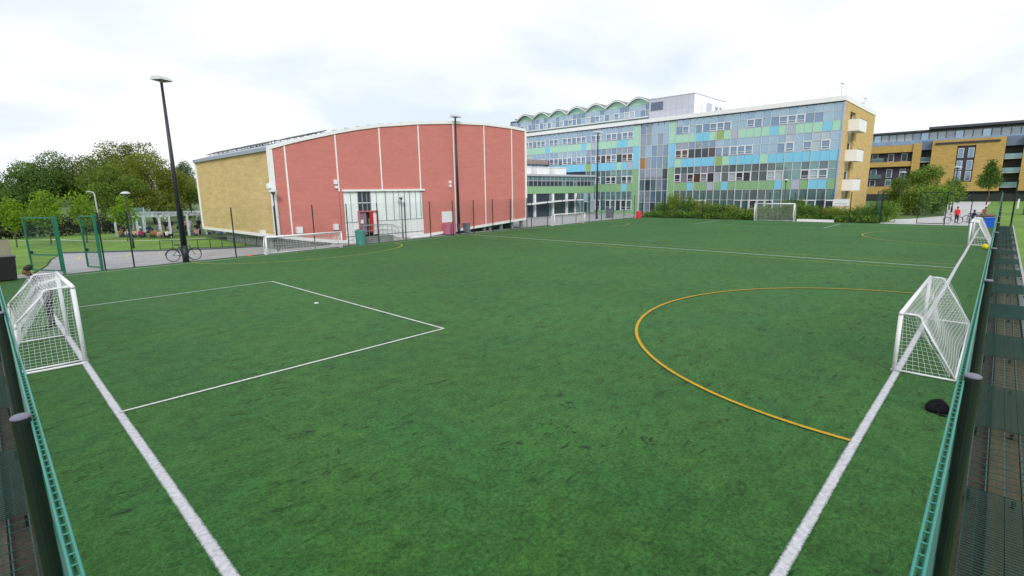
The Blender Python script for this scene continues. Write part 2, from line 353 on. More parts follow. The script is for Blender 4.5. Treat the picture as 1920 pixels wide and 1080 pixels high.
L_lime = leaf_mat('lime_leaves', (.13, .26, .015), (.26, .40, .03), .45)
L_grey = leaf_mat('grey_green_leaves', (.09, .14, .08), (.20, .26, .15))
L_mid = leaf_mat('mid_green_leaves', (.085, .165, .02), (.19, .29, .04))
L_hedge = leaf_mat('dark_hedge_leaves', (.012, .018, .009), (.035, .034, .016), .2)
L_shrub = leaf_mat('shrub_leaves', (.05, .13, .012), (.22, .36, .04))
L_shrub2 = leaf_mat('yellow_shrub_leaves', (.12, .19, .015), (.36, .40, .06))
L_willow = leaf_mat('willow_leaves', (.07, .14, .02), (.22, .33, .05))

# ------------------------------------------------------------------ setting: ground, turf, lines
def struct_flat(name, pts, z, m, t=0): return struct(MB().flat(pts, z, t).build(name, m, fix=False if not t else True))
g = MB()
g.flat([(-3000,-3000),(3000,-3000),(3000,3000),(-3000,3000)], -.06); struct(g.build('ground', M['far_grass'], fix=False))
struct_flat('lawn', [(-14,39),(1.6,38.0),(2.4,41.5),(2.9,45.5),(3.9,50.0),(6.5,47.9),(9.1,45.6),(12,43.4),(15.2,42.2),(15.2,75),(-14,78)], -.012, M['grass'])
struct_flat('car_park', [(-1.6,36.1),(1.6,36.1),(42,38.45),(45,38.9),(77,38.9),(77,72),(43,72),(43,39),(15.2,39),(15.2,42.1),(12,43.3),(9.05,45.5),(6.4,47.75),(3.9,49.85),(3.0,45.5),(2.5,41.5),(1.7,37.9),(-1.6,38.2)], -.022, M['asphalt'])
struct_flat('pitch_turf', [(.12,.12),(67.5,.12),(67.5,38.0),(42,38.0),(2,35.75),(.12,35.7)], 0, M['turf'])
struct_flat('planting_bed', [(67.5,9.6),(76.5,9.6),(76.5,38.5),(67.5,38.5)], -.03, M['soil'])
struct_flat('footpath', [(67.5,2.0),(78,1.9),(110,1.9),(163,1.7),(164,9.3),(120,7.2),(88,5.3),(79,7.9),(76.5,9.5),(67.5,9.55)], -.018, M['paving'])
struct_flat('verge', [(0,-1.12),(0,-60),(167,-60),(167,1.6),(110,1.8),(69,1.8),(69,-1.12)], -.016, M['grass'])
k = MB(); k.box(2, 69, -1.10, -1.0, -.05, .05); struct(k.build('kerb', M['kerb']))
def ribbon(name, pts, w, m, z, closed=False):
    pts = [Vector((p[0], p[1], 0)) for p in pts]; n = len(pts); vs = []; fs = []
    for i, p in enumerate(pts):
        a = pts[max(i-1, 0)]; b = pts[min(i+1, n-1)]; d = (b-a).normalized(); q = Vector((-d.y, d.x, 0))*w/2*random.uniform(.97, 1.03)
        vs += [(p.x+q.x, p.y+q.y, z), (p.x-q.x, p.y-q.y, z)]
        if i: fs.append((2*i-2, 2*i-1, 2*i+1, 2*i))
    me = bpy.data.meshes.new(name); me.from_pydata(vs, [], fs); me.materials.append(m)
    uv = me.uv_layers.new(name='UVMap')
    for poly in me.polygons:
        for li in poly.loop_indices: uv.data[li].uv = (float(me.loops[li].vertex_index % 2), 0)
    if me.polygons[0].normal.z < 0: me.flip_normals()
    return struct(link(name, me))
def wob(a, b, step=.6, amp=.006):
    a = Vector(a); b = Vector(b); n = max(2, int((b-a).length/step)); d = (b-a).normalized(); q = Vector((-d.y, d.x)); ph = random.random()*6
    return [a+(b-a)*i/n + q*(math.sin(ph+i*step*.5)+.6*math.sin(ph*2+i*step*.21))*amp for i in range(n+1)]
W = M['line_white']; T = M['line_white_thin']; Y = M['line_yellow']
ribbon('goal_line', wob((1.3,1.25),(1.3,35.2), .12), .155, W, .005)
ribbon('touch_line', wob((1.25,1.23),(64.6,1.23), .15), .15, W, .009)
ribbon('touch_line', wob((1.25,35.0),(42,37.0)) + wob((42.3,37.0),(64.6,36.9)), .09, T, .009)
ribbon('goal_line', wob((64.6,1.3),(64.6,36.9)), .09, T, .005)
ribbon('penalty_box_line', wob((1.3,11.6),(9.1,11.6), .12), .095, T, .013)
ribbon('penalty_box_line', wob((9.1,11.57),(9.1,24.43), .15), .09, T, .017)
ribbon('penalty_box_line', wob((1.3,24.4),(9.1,24.4)), .085, T, .013)
ribbon('penalty_box_line', wob((64.6,12.4),(57.2,12.4)), .09, T, .013)
ribbon('penalty_box_line', wob((57.2,12.3),(57.2,25.6)), .07, T, .017)
ribbon('penalty_box_line', wob((64.6,25.5),(57.2,25.5)), .09, T, .013)
ribbon('halfway_line', wob((32.6,1.3),(32.2,36.4)), .13, T, .013)
ribbon('training_line', wob((31.4,1.3),(30.6,36.3)), .07, M['line_dull'], .013)
ribbon('training_line', wob((34.0,1.3),(33.8,36.4)), .06, M['line_dull'], .013)
def arc(cx, cy, rx, ry, a0, a1, n=64): return [(cx+rx*math.cos(R(a0+(a1-a0)*i/n)), cy+ry*math.sin(R(a0+(a1-a0)*i/n))) for i in range(n+1)]
ribbon('goal_area_line', arc(16.5,1.3,7.4,6.9,0,180,200), .105, Y, .021)
ribbon('goal_area_line', arc(16.0,35.8,7.3,5.2,180,360), .11, M['line_dull'], .013)
ribbon('goal_area_line', arc(52.0,1.3,7.3,6.9,0,180), .10, M['line_dull'], .021)
ribbon('goal_area_line', arc(49.5,37.2,7.3,6.4,180,360), .10, M['line_dull'], .013)
for a, b in [((4.6,46.6),(4.1,43.5)), ((7.2,45.4),(6.6,42.9)), ((8.9,44.8),(8.5,42.6)), ((10.7,43.6),(10.4,41.6))]:
    ribbon('parking_bay_line', wob(a, b), .12, mat('worn_road_paint', (.5, .42, .2), .8, noise=[(6, .3)]), -.016)
ribbon('lawn_edging', [(.5,70),(4.6,68.2),(6.6,63),(8.1,60.3),(10.9,57.2),(13.2,55.7),(15.0,55.6)], .28, mat('white_edging', (.7, .7, .68), .8, noise=[(3, .1)]), -.004)
o = MB(); 
pp = [(3.9,49.9),(6.45,47.8),(9.07,45.55),(12,43.35),(15.1,42.15)]
for a, b in zip(pp, pp[1:]): o.tube((*a, .03), (*b, .03), .08, 4)
struct(o.build('lawn_kerb', M['slate']))

# ------------------------------------------------------------------ leaves and trees
def leaf_cloud(lobes, n, size, shell=.55, squash=.8, noise=.15, flat=.0):
    """leaf faces spread through several lobes: lobes = (centre, radii, weight)"""
    w = np.array([l[2] for l in lobes], float); w /= w.sum()
    pick = rng.choice(len(lobes), n, p=w)
    c = np.array([l[0] for l in lobes], float)[pick]; r = np.array([l[1] for l in lobes], float)[pick]
    d = rng.normal(size=(n, 3)); d /= np.linalg.norm(d, axis=1)[:, None]
    rad = (shell + (1-shell)*rng.random(n)**.6)
    # lumpy outline
    k1 = rng.normal(size=(7, 3))*2.6; ph = rng.random(7)*6.28
    lump = sum(np.sin(d@k1[i]*1.5+ph[i]+pick*1.7) for i in range(7))/7*1.6
    rad = rad*(1+noise*lump)
    p = c + d*r*rad[:, None]
    # group leaves into small sprays so that gaps open between them
    nc = max(8, n//14); cid = rng.integers(0, nc, n); cen = p[rng.integers(0, n, nc)]
    far = np.linalg.norm(cen[cid]-p, axis=1)
    p = np.where((rng.random(n) < .6)[:, None], cen[cid] + rng.normal(size=(n, 3))*size*1.25*np.array([1, 1, .6]), p)
    a = rng.normal(size=(n, 3)); a[:, 2] *= (1-flat); a /= np.linalg.norm(a, axis=1)[:, None]
    b = np.cross(a, rng.normal(size=(n, 3))); b /= np.linalg.norm(b, axis=1)[:, None]
    s = size*(.6+.8*rng.random(n))[:, None]
    v = np.stack([p-a*s*.5, p+b*s*.32, p+a*s*.5, p-b*s*.32], 1).reshape(-1, 3)
    return v
def quads_mesh(name, v, m):
    n = len(v)//4; me = bpy.data.meshes.new(name); me.vertices.add(n*4); me.vertices.foreach_set('co', v.astype(np.float32).ravel())
    me.loops.add(n*4); me.loops.foreach_set('vertex_index', np.arange(n*4, dtype=np.int32))
    me.polygons.add(n); me.polygons.foreach_set('loop_start', np.arange(0, n*4, 4, dtype=np.int32)); me.polygons.foreach_set('loop_total', np.full(n, 4, np.int32))
    me.materials.append(m); me.update(); me.validate(); return me
def limb(mb, p, q, r0, r1, seg=4, wig=.12):
    p = Vector(p); q = Vector(q); L0 = (q-p).length; prev = p; pr = r0
    for i in range(1, seg+1):
        t = i/seg; c = p.lerp(q, t) + Vector((random.uniform(-1, 1), random.uniform(-1, 1), random.uniform(-.5, .5)))*wig*L0*(0 if i == seg else .4)
        rr = r0+(r1-r0)*t; mb.tube(prev, c, pr, 7, rr); prev = c; pr = rr
def tree(name, label, loc, h, w, m, n, leaf, group=None, trunk_h=.3, lobes=9, top=1.0, cat='tree', base=.28, shell=.5, aspect=(1, 1)):
    t = thing(name, label, cat, loc, group)
    LB = [((0, 0, h*.62), (w*.36, w*.36, h*.30), 2.2)]
    for i in range(lobes):
        a = 6.28*i/lobes + random.uniform(-.3, .3); zz = random.uniform(base+.08, .84)
        rr = w*.5*(1-abs(zz-.5)*.8)*random.uniform(.55, .8); s = random.uniform(.20, .32)
        LB.append(((math.cos(a)*rr*aspect[0], math.sin(a)*rr*aspect[1], h*zz), (w*s, w*s, h*s*.62), 1.0))
    LB.append(((random.uniform(-.1, .1)*w, random.uniform(-.1, .1)*w, h*.86), (w*.24, w*.24, h*.13*top), .8))
    v = leaf_cloud(LB, n, leaf, shell); v[:, 2] = np.maximum(v[:, 2], h*base*.6)
    link('crown', quads_mesh('crown', v, m), t)
    mb = MB(); r = .022*h if h > 5 else .013*h; limb(mb, (0, 0, -.1), (random.uniform(-.1, .1), random.uniform(-.1, .1), h*.55), r, r*.45)
    for l in LB[1:]:
        limb(mb, (0, 0, h*random.uniform(trunk_h*.8, .5)), l[0], r*.45, r*.12, 3)
    mb.build('trunk', M['bark'], t, smooth=True); return t
G1 = 'large trees behind the lawn'
tree('oak_tree', 'dark ragged green tree furthest left beyond the hedge', (4.6,94,-.05), 8.6, 7.5, L_oak, 13000, .22, G1)
tree('oak_tree', 'dark loose crowned tree left of the brownish tree behind the lawn', (7.6,96,-.05), 10.6, 8, L_oak, 14000, .22, G1)
tree('broadleaf_tree', 'brownish green tree between the dark tree and the tallest tree', (11.6,97,-.05), 10.3, 9, L_brown, 16000, .22, G1)
tree('broadleaf_tree', 'tallest broad green tree behind the yellow tinted one', (17.2,103,-.05), 13.0, 11, L_brown, 20000, .23, G1)
tree('broadleaf_tree', 'broad yellow tinted tree behind the white pergola', (18.6,93,-.05), 10.6, 11, L_gold, 22000, .22, G1, base=.12)
tree('broadleaf_tree', 'mid green tree low between brownish and yellow tinted trees', (13.3,90,-.05), 8.6, 6.5, L_mid, 14000, .21, G1, base=.1)
tree('broadleaf_tree', 'small dark tree filling the gap beside the yellow brick wall', (23.2,97,-.05), 7.6, 6.5, L_mid, 13000, .21, G1, base=.1)
tree('poplar_tree', 'thin grey green tree just left of the yellow brick wall', (28.0,112,-.05), 10.8, 4.5, L_grey, 8500, .23, G1, base=.15)
tree('oak_tree', 'low dark tree at the far left edge below the ragged crown', (1.0,90,-.05), 5.4, 7, L_oak, 10000, .21, G1, base=.1)
G2 = 'young maples on the lawn'
tree('maple_tree', 'young lime green maple behind the open left gate frame', (4.1,60.5,0), 4.75, 2.7, L_lime, 2400, .18, G2, base=.34, lobes=7)
tree('maple_tree', 'young lime green maple between the two gate frames', (6.55,60.5,0), 4.6, 2.1, L_lime, 1700, .18, G2, base=.34, lobes=7)
tree('maple_tree', 'young lime green maple in front of the pergola end', (9.3,58.5,0), 4.1, 1.95, L_lime, 1700, .18, G2, base=.38, lobes=7)
tree('maple_tree', 'young yellow green maple at the far left edge of the lawn', (1.9,60,0), 4.3, 1.9, L_lime, 1700, .18, G2, base=.34, lobes=7)
def shrub(name, label, loc, h, wx, wy, m, n, leaf, group, cat='shrub'):
    t = thing(name, label, cat, loc, group)
    LB = [((random.uniform(-.35, .35)*wx, random.uniform(-.35, .35)*wy, h*random.uniform(.3, .62)), (wx*.34, wy*.34, h*.36), 1) for _ in range(6)]
    LB.append(((0, 0, h*.3), (wx*.5, wy*.5, h*.34), 2.5))
    v = leaf_cloud(LB, n, leaf, .25, noise=.15); v[:, 2] = np.abs(v[:, 2])+.02
    link('foliage', quads_mesh('foliage', v, m), t)
    mb = MB()
    for i in range(6): limb(mb, (random.uniform(-.12, .12)*wx, random.uniform(-.12, .12)*wy, 0), LB[i][0], .03, .012, 3)
    mb.build('stem', M['bark'], t); return t
# overgrown bed along the far end, between the end fence and the school
bed = [(37.0,2.5,0,'at the left end of the bed by the red bin'),(34.8,4.0,1,'left of the tower glazing, tall and yellowish'),(32.6,3.5,0,'dark and bushy under the first windows'),(30.3,3.0,1,'yellowish, right of the dark bushy shrub'),
       (28.0,2.1,0,'low, left of the white framed far goal by two shrubs'),(25.8,2.0,1,'low and yellowish, left of the far goal by one shrub'),(23.6,1.9,1,'yellowish, just left of the far goal'),(21.4,2.0,0,'directly behind the left half of the far goal'),
       (19.2,3.1,0,'tall and leafy behind the right half of the far goal'),(17.1,2.2,0,'just right of the far goal'),(15.0,1.9,1,'left of the white roadside board'),(12.9,1.9,1,'below the white sign board'),(10.9,2.2,0,'right of the white sign board'),(9.8,2.5,0,'next to the green gate leaf at the right end of the bed')]
for (yy, hh, kk, lb) in bed:
    shrub('shrub', 'wild shrub '+lb, (70.6+random.uniform(-.4, .6), yy, -.03), hh, 2.6, 2.9, L_shrub2 if kk else L_shrub, 4200, .15, 'shrubs in the bed behind the far fence')
grassv = leaf_cloud([((69.0, y, .35), (.8, 1.6, .55), 1) for y in np.arange(10.5, 38, 1.6)], 9000, .22, .1)
grassv[:, 2] = np.abs(grassv[:, 2]); o = link('undergrowth', quads_mesh('undergrowth', grassv, L_shrub)); o['kind'] = 'stuff'
shrub('shrub', 'big dark green bush between the end fence and the path', (90,8.8,0), 4.4, 4.2, 4.4, L_willow, 5000, .24, 'bushes beside the path')
shrub('shrub', 'mid green bush right of the big dark bush, by the path', (96,6.9,0), 4.6, 4.4, 3.2, L_shrub, 4500, .24, 'bushes beside the path')
tree('willow_tree', 'drooping grey green willow in front of the ochre flats', (103,8.9,0), 7.3, 5.4, L_willow, 6500, .26, 'trees in front of the flats', base=.08)
tree('small_tree', 'dark leafy tree left of the willow near the school end wall', (108,12.6,0), 5.6, 4.0, L_mid, 4000, .26, 'trees in front of the flats', base=.08)
tree('small_tree', 'dark leafy tree right of the willow, before the dark window strip', (112,6.2,0), 5.2, 3.6, L_mid, 3500, .26, 'trees in front of the flats', base=.08)
def conical():
    t = thing('conical_tree', 'neat conical dark green tree against the ochre brick block', 'tree', (140,2.25,0), 'trees in front of the flats')
    LB = [((0, 0, 4.1+i*.58), (1.95*(1-(i/8)**1.6), 1.95*(1-(i/8)**1.6), .75), 1.3-i*.14) for i in range(8)]
    link('crown', quads_mesh('crown', leaf_cloud(LB, 5000, .26, .4, noise=.12), L_oak), t)
    mb = MB(); limb(mb, (0, 0, -.1), (0, 0, 7.5), .12, .03); mb.build('trunk', M['bark'], t)
conical()
hd = thing('hedge', 'long dark clipped hedge behind the lawn, left of the pergola', 'hedge', (3.2,73,0))
LB = [((x-3.2, random.uniform(-.2, .2), 1.05), (1.0, .7, 1.15), 1) for x in np.arange(-4, 11.5, .8)]
v = leaf_cloud(LB, 9000, .2, .55, noise=.08); v[:, 2] = np.abs(v[:, 2]); link('foliage', quads_mesh('foliage', v, L_hedge), hd)
for x in np.arange(-4, 11.5, 1.2):
    mb = MB(); limb(mb, (x-3.2, 0, 0), (x-3.2+.2, 0, 1.6), .05, .02); mb.build('stem', M['bark'], hd)
LB = []
for i in range(90):
    a = R(random.uniform(-14, 104)); d = random.uniform(300, 420)
    LB.append(((math.cos(a)*d, math.sin(a)*d, random.uniform(2, 5)), (random.uniform(8, 16), random.uniform(8, 16), random.uniform(5, 8)), 1))
v = leaf_cloud(LB, 24000, 1.6, .6); v[:, 2] = np.abs(v[:, 2]); o = link('distant_woodland', quads_mesh('distant_woodland', v, L_grey)); o['kind'] = 'stuff'

# ------------------------------------------------------------------ fences
FZ = 3.24
def panel_mesh(name, w, h, z0, m, dx=.05, dz=.2, r=.0026, along='x'):
    """welded twin wire panel in its own plane: upright wires every 5 cm, paired level wires"""
    mb = MB(); n = int(round(w/dx))
    P = (lambda a, d, z: (a, d, z)) if along == 'x' else (lambda a, d, z: (d, a, z))
    for i in range(n+1):
        a = .03+(w-.06)*i/n; mb.tube(P(a, 0, z0), P(a, 0, z0+h), r, 3, caps=False)
    k = int(round(h/dz))
    for j in range(k+1):
        z = z0+h*j/k
        for d in (-.007, .007): mb.tube(P(0, d, z), P(w, d, z), r*1.25, 3, caps=False)
    return mb.mesh(name, m, fix=False)
def top_rail_mesh(name, w, along):
    mb = MB(); P = (lambda a, d, z: (a, d, z)) if along == 'x' else (lambda a, d, z: (d, a, z))
    for d in (-.009, .009): mb.tube(P(0, d, 0), P(w, d, 0), .0034, 8)
    n = int(w/.05)
    for i in range(n+1):
        a = .02+i*(w-.04)/n; mb.tube(P(a, -.009, 0), P(a, .009, 0), .0022, 5); 
    return mb.mesh(name, M['fence_rail'], smooth=False)
def fence(name, label, org, u, spots, along, gap=.034, near=False, prad=.027, zt=FZ, dx=.05, dz=.2):
    """posts at the given distances along axis u from org; a panel, and near the camera a top rail, between each two posts"""
    t = thing(name, label, 'fence', org, 'green mesh fences round the pitch')
    pm = MB(); pm.lathe([(prad, -.15), (prad, zt)], n=14); pmesh = pm.mesh('post', M['fence_post'])
    cm = MB(); cm.lathe([(prad*1.06, zt+.002), (prad*1.06, zt+.007), (prad*.8, zt+.013), (.004, zt+.015)], n=18); cmesh = cm.mesh('cap', M['cap'])
    side = gap
    meshes = {}
    for i, s in enumerate(spots):
        loc = (s, 0, 0) if along == 'x' else (0, s, 0)
        p = link('post', pmesh, t, loc); link('cap', cmesh, p)
        if i+1 < len(spots):
            w = round(spots[i+1]-s, 3)
            if w not in meshes: meshes[w] = (panel_mesh('mesh_panel', w, zt-.05, .03, M['fence_wire'], dx, dz, r=.0026 if near else .0013, along=along), top_rail_mesh('top_rail', w, along) if near else None)
            pl = (s, side, 0) if along == 'x' else (side, s, 0)
            q = link('mesh_panel', meshes[w][0], t, pl)
            if near:
                link('top_rail', meshes[w][1], q, (0, 0, zt-.018))
    return t
fence('mesh_fence', 'green mesh fence running away along the right side of the pitch', (0,0,0), None, [-.18]+[2.66+2.84*k-2.84 for k in range(25)][1:], 'x', near=True)
fence('mesh_fence', 'green mesh fence along the near left end behind the left goals', (0,0,0), None, [.30]+[2.41+2.40*k for k in range(14)]+[36.0], 'y', near=True)
# fence along the hall, slightly askew: built along its own x and turned
ang = math.atan2(38.25-35.95, 42-2)
hf = fence('mesh_fence', 'green mesh fence between the pitch and the red hall', (4.55,36.25,0), None, [0]+[1.35+2.83*k for k in range(14)], 'x', gap=-.05, prad=.04)
hf.rotation_euler[2] = ang
fence('mesh_fence', 'green mesh fence from the hall corner to the far left corner', (43.2,38.25,0), None, [2.8*k for k in range(9)]+[24.7], 'x', gap=-.05, prad=.04)
fence('mesh_fence', 'green mesh fence across the far end in front of the shrubs', (67.9,9.4,0), None, [0,2.85,5.7,8.55,11.4,14.2,17.0,19.8,22.6,25.4,28.85], 'y', gap=-.05, prad=.04, zt=3.4)
fence('mesh_fence', 'short green mesh fence beside the path gate in the far right corner', (67.95,.1,0), None, [0,2.0,3.9], 'y', gap=-.05, prad=.04, zt=3.4)
def gate(name, label, loc, w, h, rz, gm='gate_green'):
    t = thing(name, label, 'gate', loc, 'green steel gates', rz)
    f = MB(); b = .035
    f.box(0, .07, -b, b, .08, h); f.box(w-.07, w, -b, b, .08, h); f.box(.07, w-.07, -b, b, h-.07, h); f.box(.07, w-.07, -b, b, .08, .15); f.box(.07, w-.07, -b, b, .95, 1.01)
    f.build('gate_frame', M[gm], t)
    pm = panel_mesh('mesh_panel', w-.16, h-.3, .15, M['fence_wire']); link('mesh_panel', pm, t, (.08, 0, 0))
    hd_ = MB(); hd_.box(w-.2, w-.04, -.09, -.04, .98, 1.16); hd_.tube((w-.14,-.13,1.08),(w-.30,-.13,1.08),.012,6); hd_.build('handle', M['black'], t)
    return t
def gate_posts(label, loc, spots):
    t = thing('gate_posts', label, 'gate', loc, 'green steel gates')
    for (dx, dy) in spots: 
        m_ = MB(); m_.box(dx-.06, dx+.06, dy-.06, dy+.06, -.1, 3.1); m_.build('post', M['gate_green'], t)
    return t
gate('steel_gate', 'green gate leaf standing open at left, with an empty upper frame', (2.75,36.6,0), 2.35, 3.02, R(118))
gate('steel_gate', 'narrow green gate leaf standing open right of the empty frame', (4.45,36.25,0), 1.6, 3.02, R(108))
gate_posts('pair of square green gate posts at the left pitch entrance', (2.8,36.35,0), [(0, 0), (1.6, -.05)])
gate('steel_gate', 'dark green gate leaf swung open at the far path entrance', (67.9,9.3,0), 2.6, 3.4, R(20), 'fence_post')
gate('steel_gate', 'closed green mesh gate in front of the red shirted person', (67.93,3.95,0), 2.3, 3.3, R(90), 'fence_post')

# mesh lying over boards outside the two near fences
def strip(label, along):
    t = thing('mesh_cover', label, 'mesh cover', (0, 0, 0), 'mesh covered strips outside the near fences')
    def mk(dense):
        mb = MB(); L0 = 2.38; dc = .055 if dense else .2
        P = (lambda a, c, z: (a, c, z)) if along == 'x' else (lambda a, c, z: (c, a, z))
        for i in range(int(L0/dc)+1):
            a = i*L0/int(L0/dc)
            mb.tube(P(a, -.11, .16), P(a, -.99, .16), .0060, 4, caps=False)
        nl = 9 if dense else 6
        for j in range(nl): mb.tube(P(0, -.11-.88*j/(nl-1), .151), P(L0, -.11-.88*j/(nl-1), .151), .006 if dense else .009, 4, caps=False)
        return mb.mesh('mesh_panel', M['cover_wire'], fix=False)
    A, B = mk(True), mk(False)
    n = 27 if along == 'x' else 9
    start = 1.2
    for i in range(n):
        a = start + 2.38*i; link('mesh_panel', A if i % 2 == (0 if along == 'x' else 1) else B, t, (a, 0, 0) if along == 'x' else (0, a, 0))
    e = start+2.38*n
    for i in range(3):
        for s0 in np.arange(start, min(e, 40), 4.76):
            mb = MB(); c0 = -.32-.16*i; g_ = random.uniform(-.004, .004); s1 = min(s0+4.74, e)
            (mb.box(s0, s1, c0-.15, c0, -.02, .05+g_) if along == 'x' else mb.box(c0-.15, c0, s0, s1, -.02, .05+g_)); mb.build('plank', M['timber'] if along == 'x' else M['timber_left'], t)
    mb = MB(); (mb.box(start, e, -.985, -.83, -.02, .05) if along == 'x' else mb.box(-.985, -.83, start, e, -.02, .06)); mb.build('edging_stone', M['concrete'], t)
    for c0 in (-.13, -.55, -.96):
        mb = MB()
        for a in np.arange(start, e+.1, 2.38):
            mb.box(a-.02, a+.02, c0-.02, c0+.02, -.05, .135) if along == 'x' else mb.box(c0-.02, c0+.02, a-.02, a+.02, -.05, .135)
        mb.build('bearer', M['fence_post'], t)
strip('long strip of green wire mesh over boards outside the right fence', 'x')
strip('short strip of green wire mesh over boards outside the left fence', 'y')
struct_flat('gravel_strip', [(0,-.08),(69,-.08),(69,-1.0),(0,-1.0)], -.02, M['soil']); struct_flat('gravel_strip', [(-.08,.2),(-.08,36),(-1.0,36),(-1.0,.2)], -.02, M['soil'])

# ------------------------------------------------------------------ goals
def net_mesh(fn, nu, nv, r):
    mb = MB(); P = [[Vector(fn(i/nu, j/nv)) for j in range(nv+1)] for i in range(nu+1)]
    for i in range(nu+1):
        for j in range(nv):
            mb.tube(P[i][j], P[i][j+1], r, 3, caps=False)
    for j in range(nv+1):
        for i in range(nu): mb.tube(P[i][j], P[i+1][j], r, 3, caps=False)
    return mb
def goal(label, loc, rz, w, h, dt, db, r, cell, nr, post_r, sag=.10, knee=None):
    """goal mouth along local x, net depth along local -y"""
    t = thing('football_goal', label, 'goal', loc, 'portable white goals', rz)
    for x in (0, w):
        MB().tube((x, 0, 0), (x, 0, h-post_r), post_r, 14).build('post', M['white_frame'], t, smooth=True)
    MB().tube((-post_r, 0, h), (w+post_r, 0, h), post_r, 14).build('crossbar', M['white_frame'], t, smooth=True)
    dm, zm = knee or ((dt+db)/2, h/2)
    def depth(z): return dt+(dm-dt)*(h-z)/(h-zm) if z > zm else dm+(db-dm)*(zm-z)/zm
    for x in (0, w):
        pts = [(x, -post_r, h)]
        for i in range(6):
            a = i/5*math.pi/2; pts.append((x, -(dt-.15)-.15*math.sin(a)*.9, h-.12*(1-math.cos(a))))
        if knee: pts += [(x, -dm+.02, zm+.06), (x, -dm, zm-.06)]
        pts.append((x, -db, .05)); MB().path(pts, r, 10).build('side_bar', M['white_frame'], t, smooth=True)
        MB().tube((x, -post_r, .03), (x, -db, .03), r, 10).build('ground_bar', M['white_frame'], t, smooth=True)
        MB().box(x-.05, x+.05, -.09, .06, 0, .035).build('foot_plate', M['metal_rail'], t)
    MB().tube((0, -db, .03), (w, -db, .03), r, 10).build('rear_bar', M['white_frame'], t, smooth=True)
    # back net: hangs from the crossbar over the side bars down to the rear bar, sagging between
    def prof(v):
        if v < .25: q = v/.25; return (-dt*q, h-.02)
        q = (v-.25)/.75; z = (h-.06)*(1-q)+.04; return (-depth(z), z)
    def back(u, v):
        y, z = prof(v); s = math.sin(math.pi*min(1, v*1.0))*math.sin(math.pi*u)**.6
        return (w*u, y+sag*.7*s*(v > .2)+.03*math.sin(9*u+4*v), max(.02, z-sag*1.3*s*(1 if v < .6 else .6)-.02*math.sin(11*u)))
    net_mesh(back, int(w/cell), int((dt+h*1.15)/cell), nr).build('back_net', M['net'], t, fix=False)
    for x, sg in ((0, 1), (w, -1)):
        def side(u, v, x=x, sg=sg):
            z = (h-.03)*(1-v)+.02; yb = -dt if z > h-.08 else -depth(z)
            b = math.sin(math.pi*u)*math.sin(math.pi*v)
            return (x+sg*(.10*b*sag/.1+.02*math.sin(7*u+8*v)), yb*u, z - .06*math.sin(math.pi*u)*(1-v))
        net_mesh(side, max(4, int((db*.8)/cell)), int(h/cell), nr).build('side_net', M['net'], t, fix=False)
    # loose fold of net hanging inside the mouth
    def fold(u, v):
        return (.10+.55*u*(.5+.5*v)+.05*math.sin(9*v), -.25-(db-.35)*v, (h-.10)*(1-v)**1.0*(1-.25*u)+.05)
    if w < 7 and cell < .13: net_mesh(fold, 5, int(h*1.3/cell), nr).build('loose_net', M['net'], t, fix=False)
    return t
goal('tall white goal nearest the camera on the left, person behind its net', (1.33,19.55,0), R(-90), 3.45, 1.88, .58, 1.20, .022, .078, .0032, .05, sag=.17, knee=(1.12, 1.1))
o_ = MB(); o_.tube((.2,15.85,.03),(1.28,15.80,.03),.026,10); tag(o_.build('goal_weight_bar', M['white_frame']), 'loose white bar on the turf in front of the tall left goal', 'bar')
goal('low white goal nearest the camera by the right fence', (13.42,1.28,0), 0, 6.0, 1.30, .38, 1.02, .02, .085, .0030, .042, sag=.17)
goal('low white goal by the hall fence in front of the stone plinth', (18.8,35.9,0), R(182), 5.6, 1.2, .3, .62, .022, .11, .008, .05)
goal('low white goal by the fence at the right end of the red hall', (52.1,37.3,0), R(180), 6.0, 1.3, .35, .75, .025, .14, .007, .05)
goal('tall white goal at the far end in front of the shrubs', (66.5,17.6,0), R(90), 4.4, 2.1, .5, 1.1, .028, .14, .007, .055)
goal('low white goal far along the right fence, a yellow ball beside it', (45.7,1.3,0), 0, 6.2, 1.55, .40, 1.05, .03, .13, .006, .055)

# ------------------------------------------------------------------ lamps
def flood(label, loc, h, rz, r0, r1, headw=.86):
    t = thing('floodlight_mast', label, 'floodlight', loc, 'floodlight masts', rz)
    mb = MB(); mb.tube((0,0,-.1),(0,0,1.0),r0,14,r0*.92); mb.tube((0,0,1.0),(0,0,h),r0*.92,14,r1); mb.build('mast', M['pole'], t, smooth=True)
    b = MB(); b.box(-.07, .07, -r0-.012, -r0*.8, .5, 1.0); 
    b.build('access_door', M['pole'], t)
    hm = MB(); hw = headw/2
    hm.add([(-.35,-hw,h+.02),(.45,-hw,h-.0),(.45,hw,h-.0),(-.35,hw,h+.02),(-.28,-hw*.8,h+.24),(.25,-hw*.8,h+.2),(.25,hw*.8,h+.2),(-.28,hw*.8,h+.24)],[(0,3,2,1),(4,5,6,7),(0,1,5,4),(1,2,6,5),(2,3,7,6),(3,0,4,7)])
    hd_ = hm.build('lamp_head', M['lamp_grey'], t)
    MB().box(-.22, .38, -hw*.85, hw*.85, h-.03, h-.004).build('lamp_lens', M['lamp_glass'], hd_)
    MB().tube((0,0,h-.12),(0,0,h+.06),r1*1.3,12).build('bracket', M['lamp_grey'], t)
flood('tall dark floodlight mast on the left with a bicycle leaning behind it', (8.58,36.55,0), 10.7, R(-60), .165, .07)
flood('tall dark floodlight mast in front of the middle of the red hall', (32.4,38.2,0), 10.95, R(-80), .15, .075, .9)
flood('dark floodlight mast at the far left corner before the glass building', (61,41.6,0), 11.8, R(-100), .16, .08, 1.3)
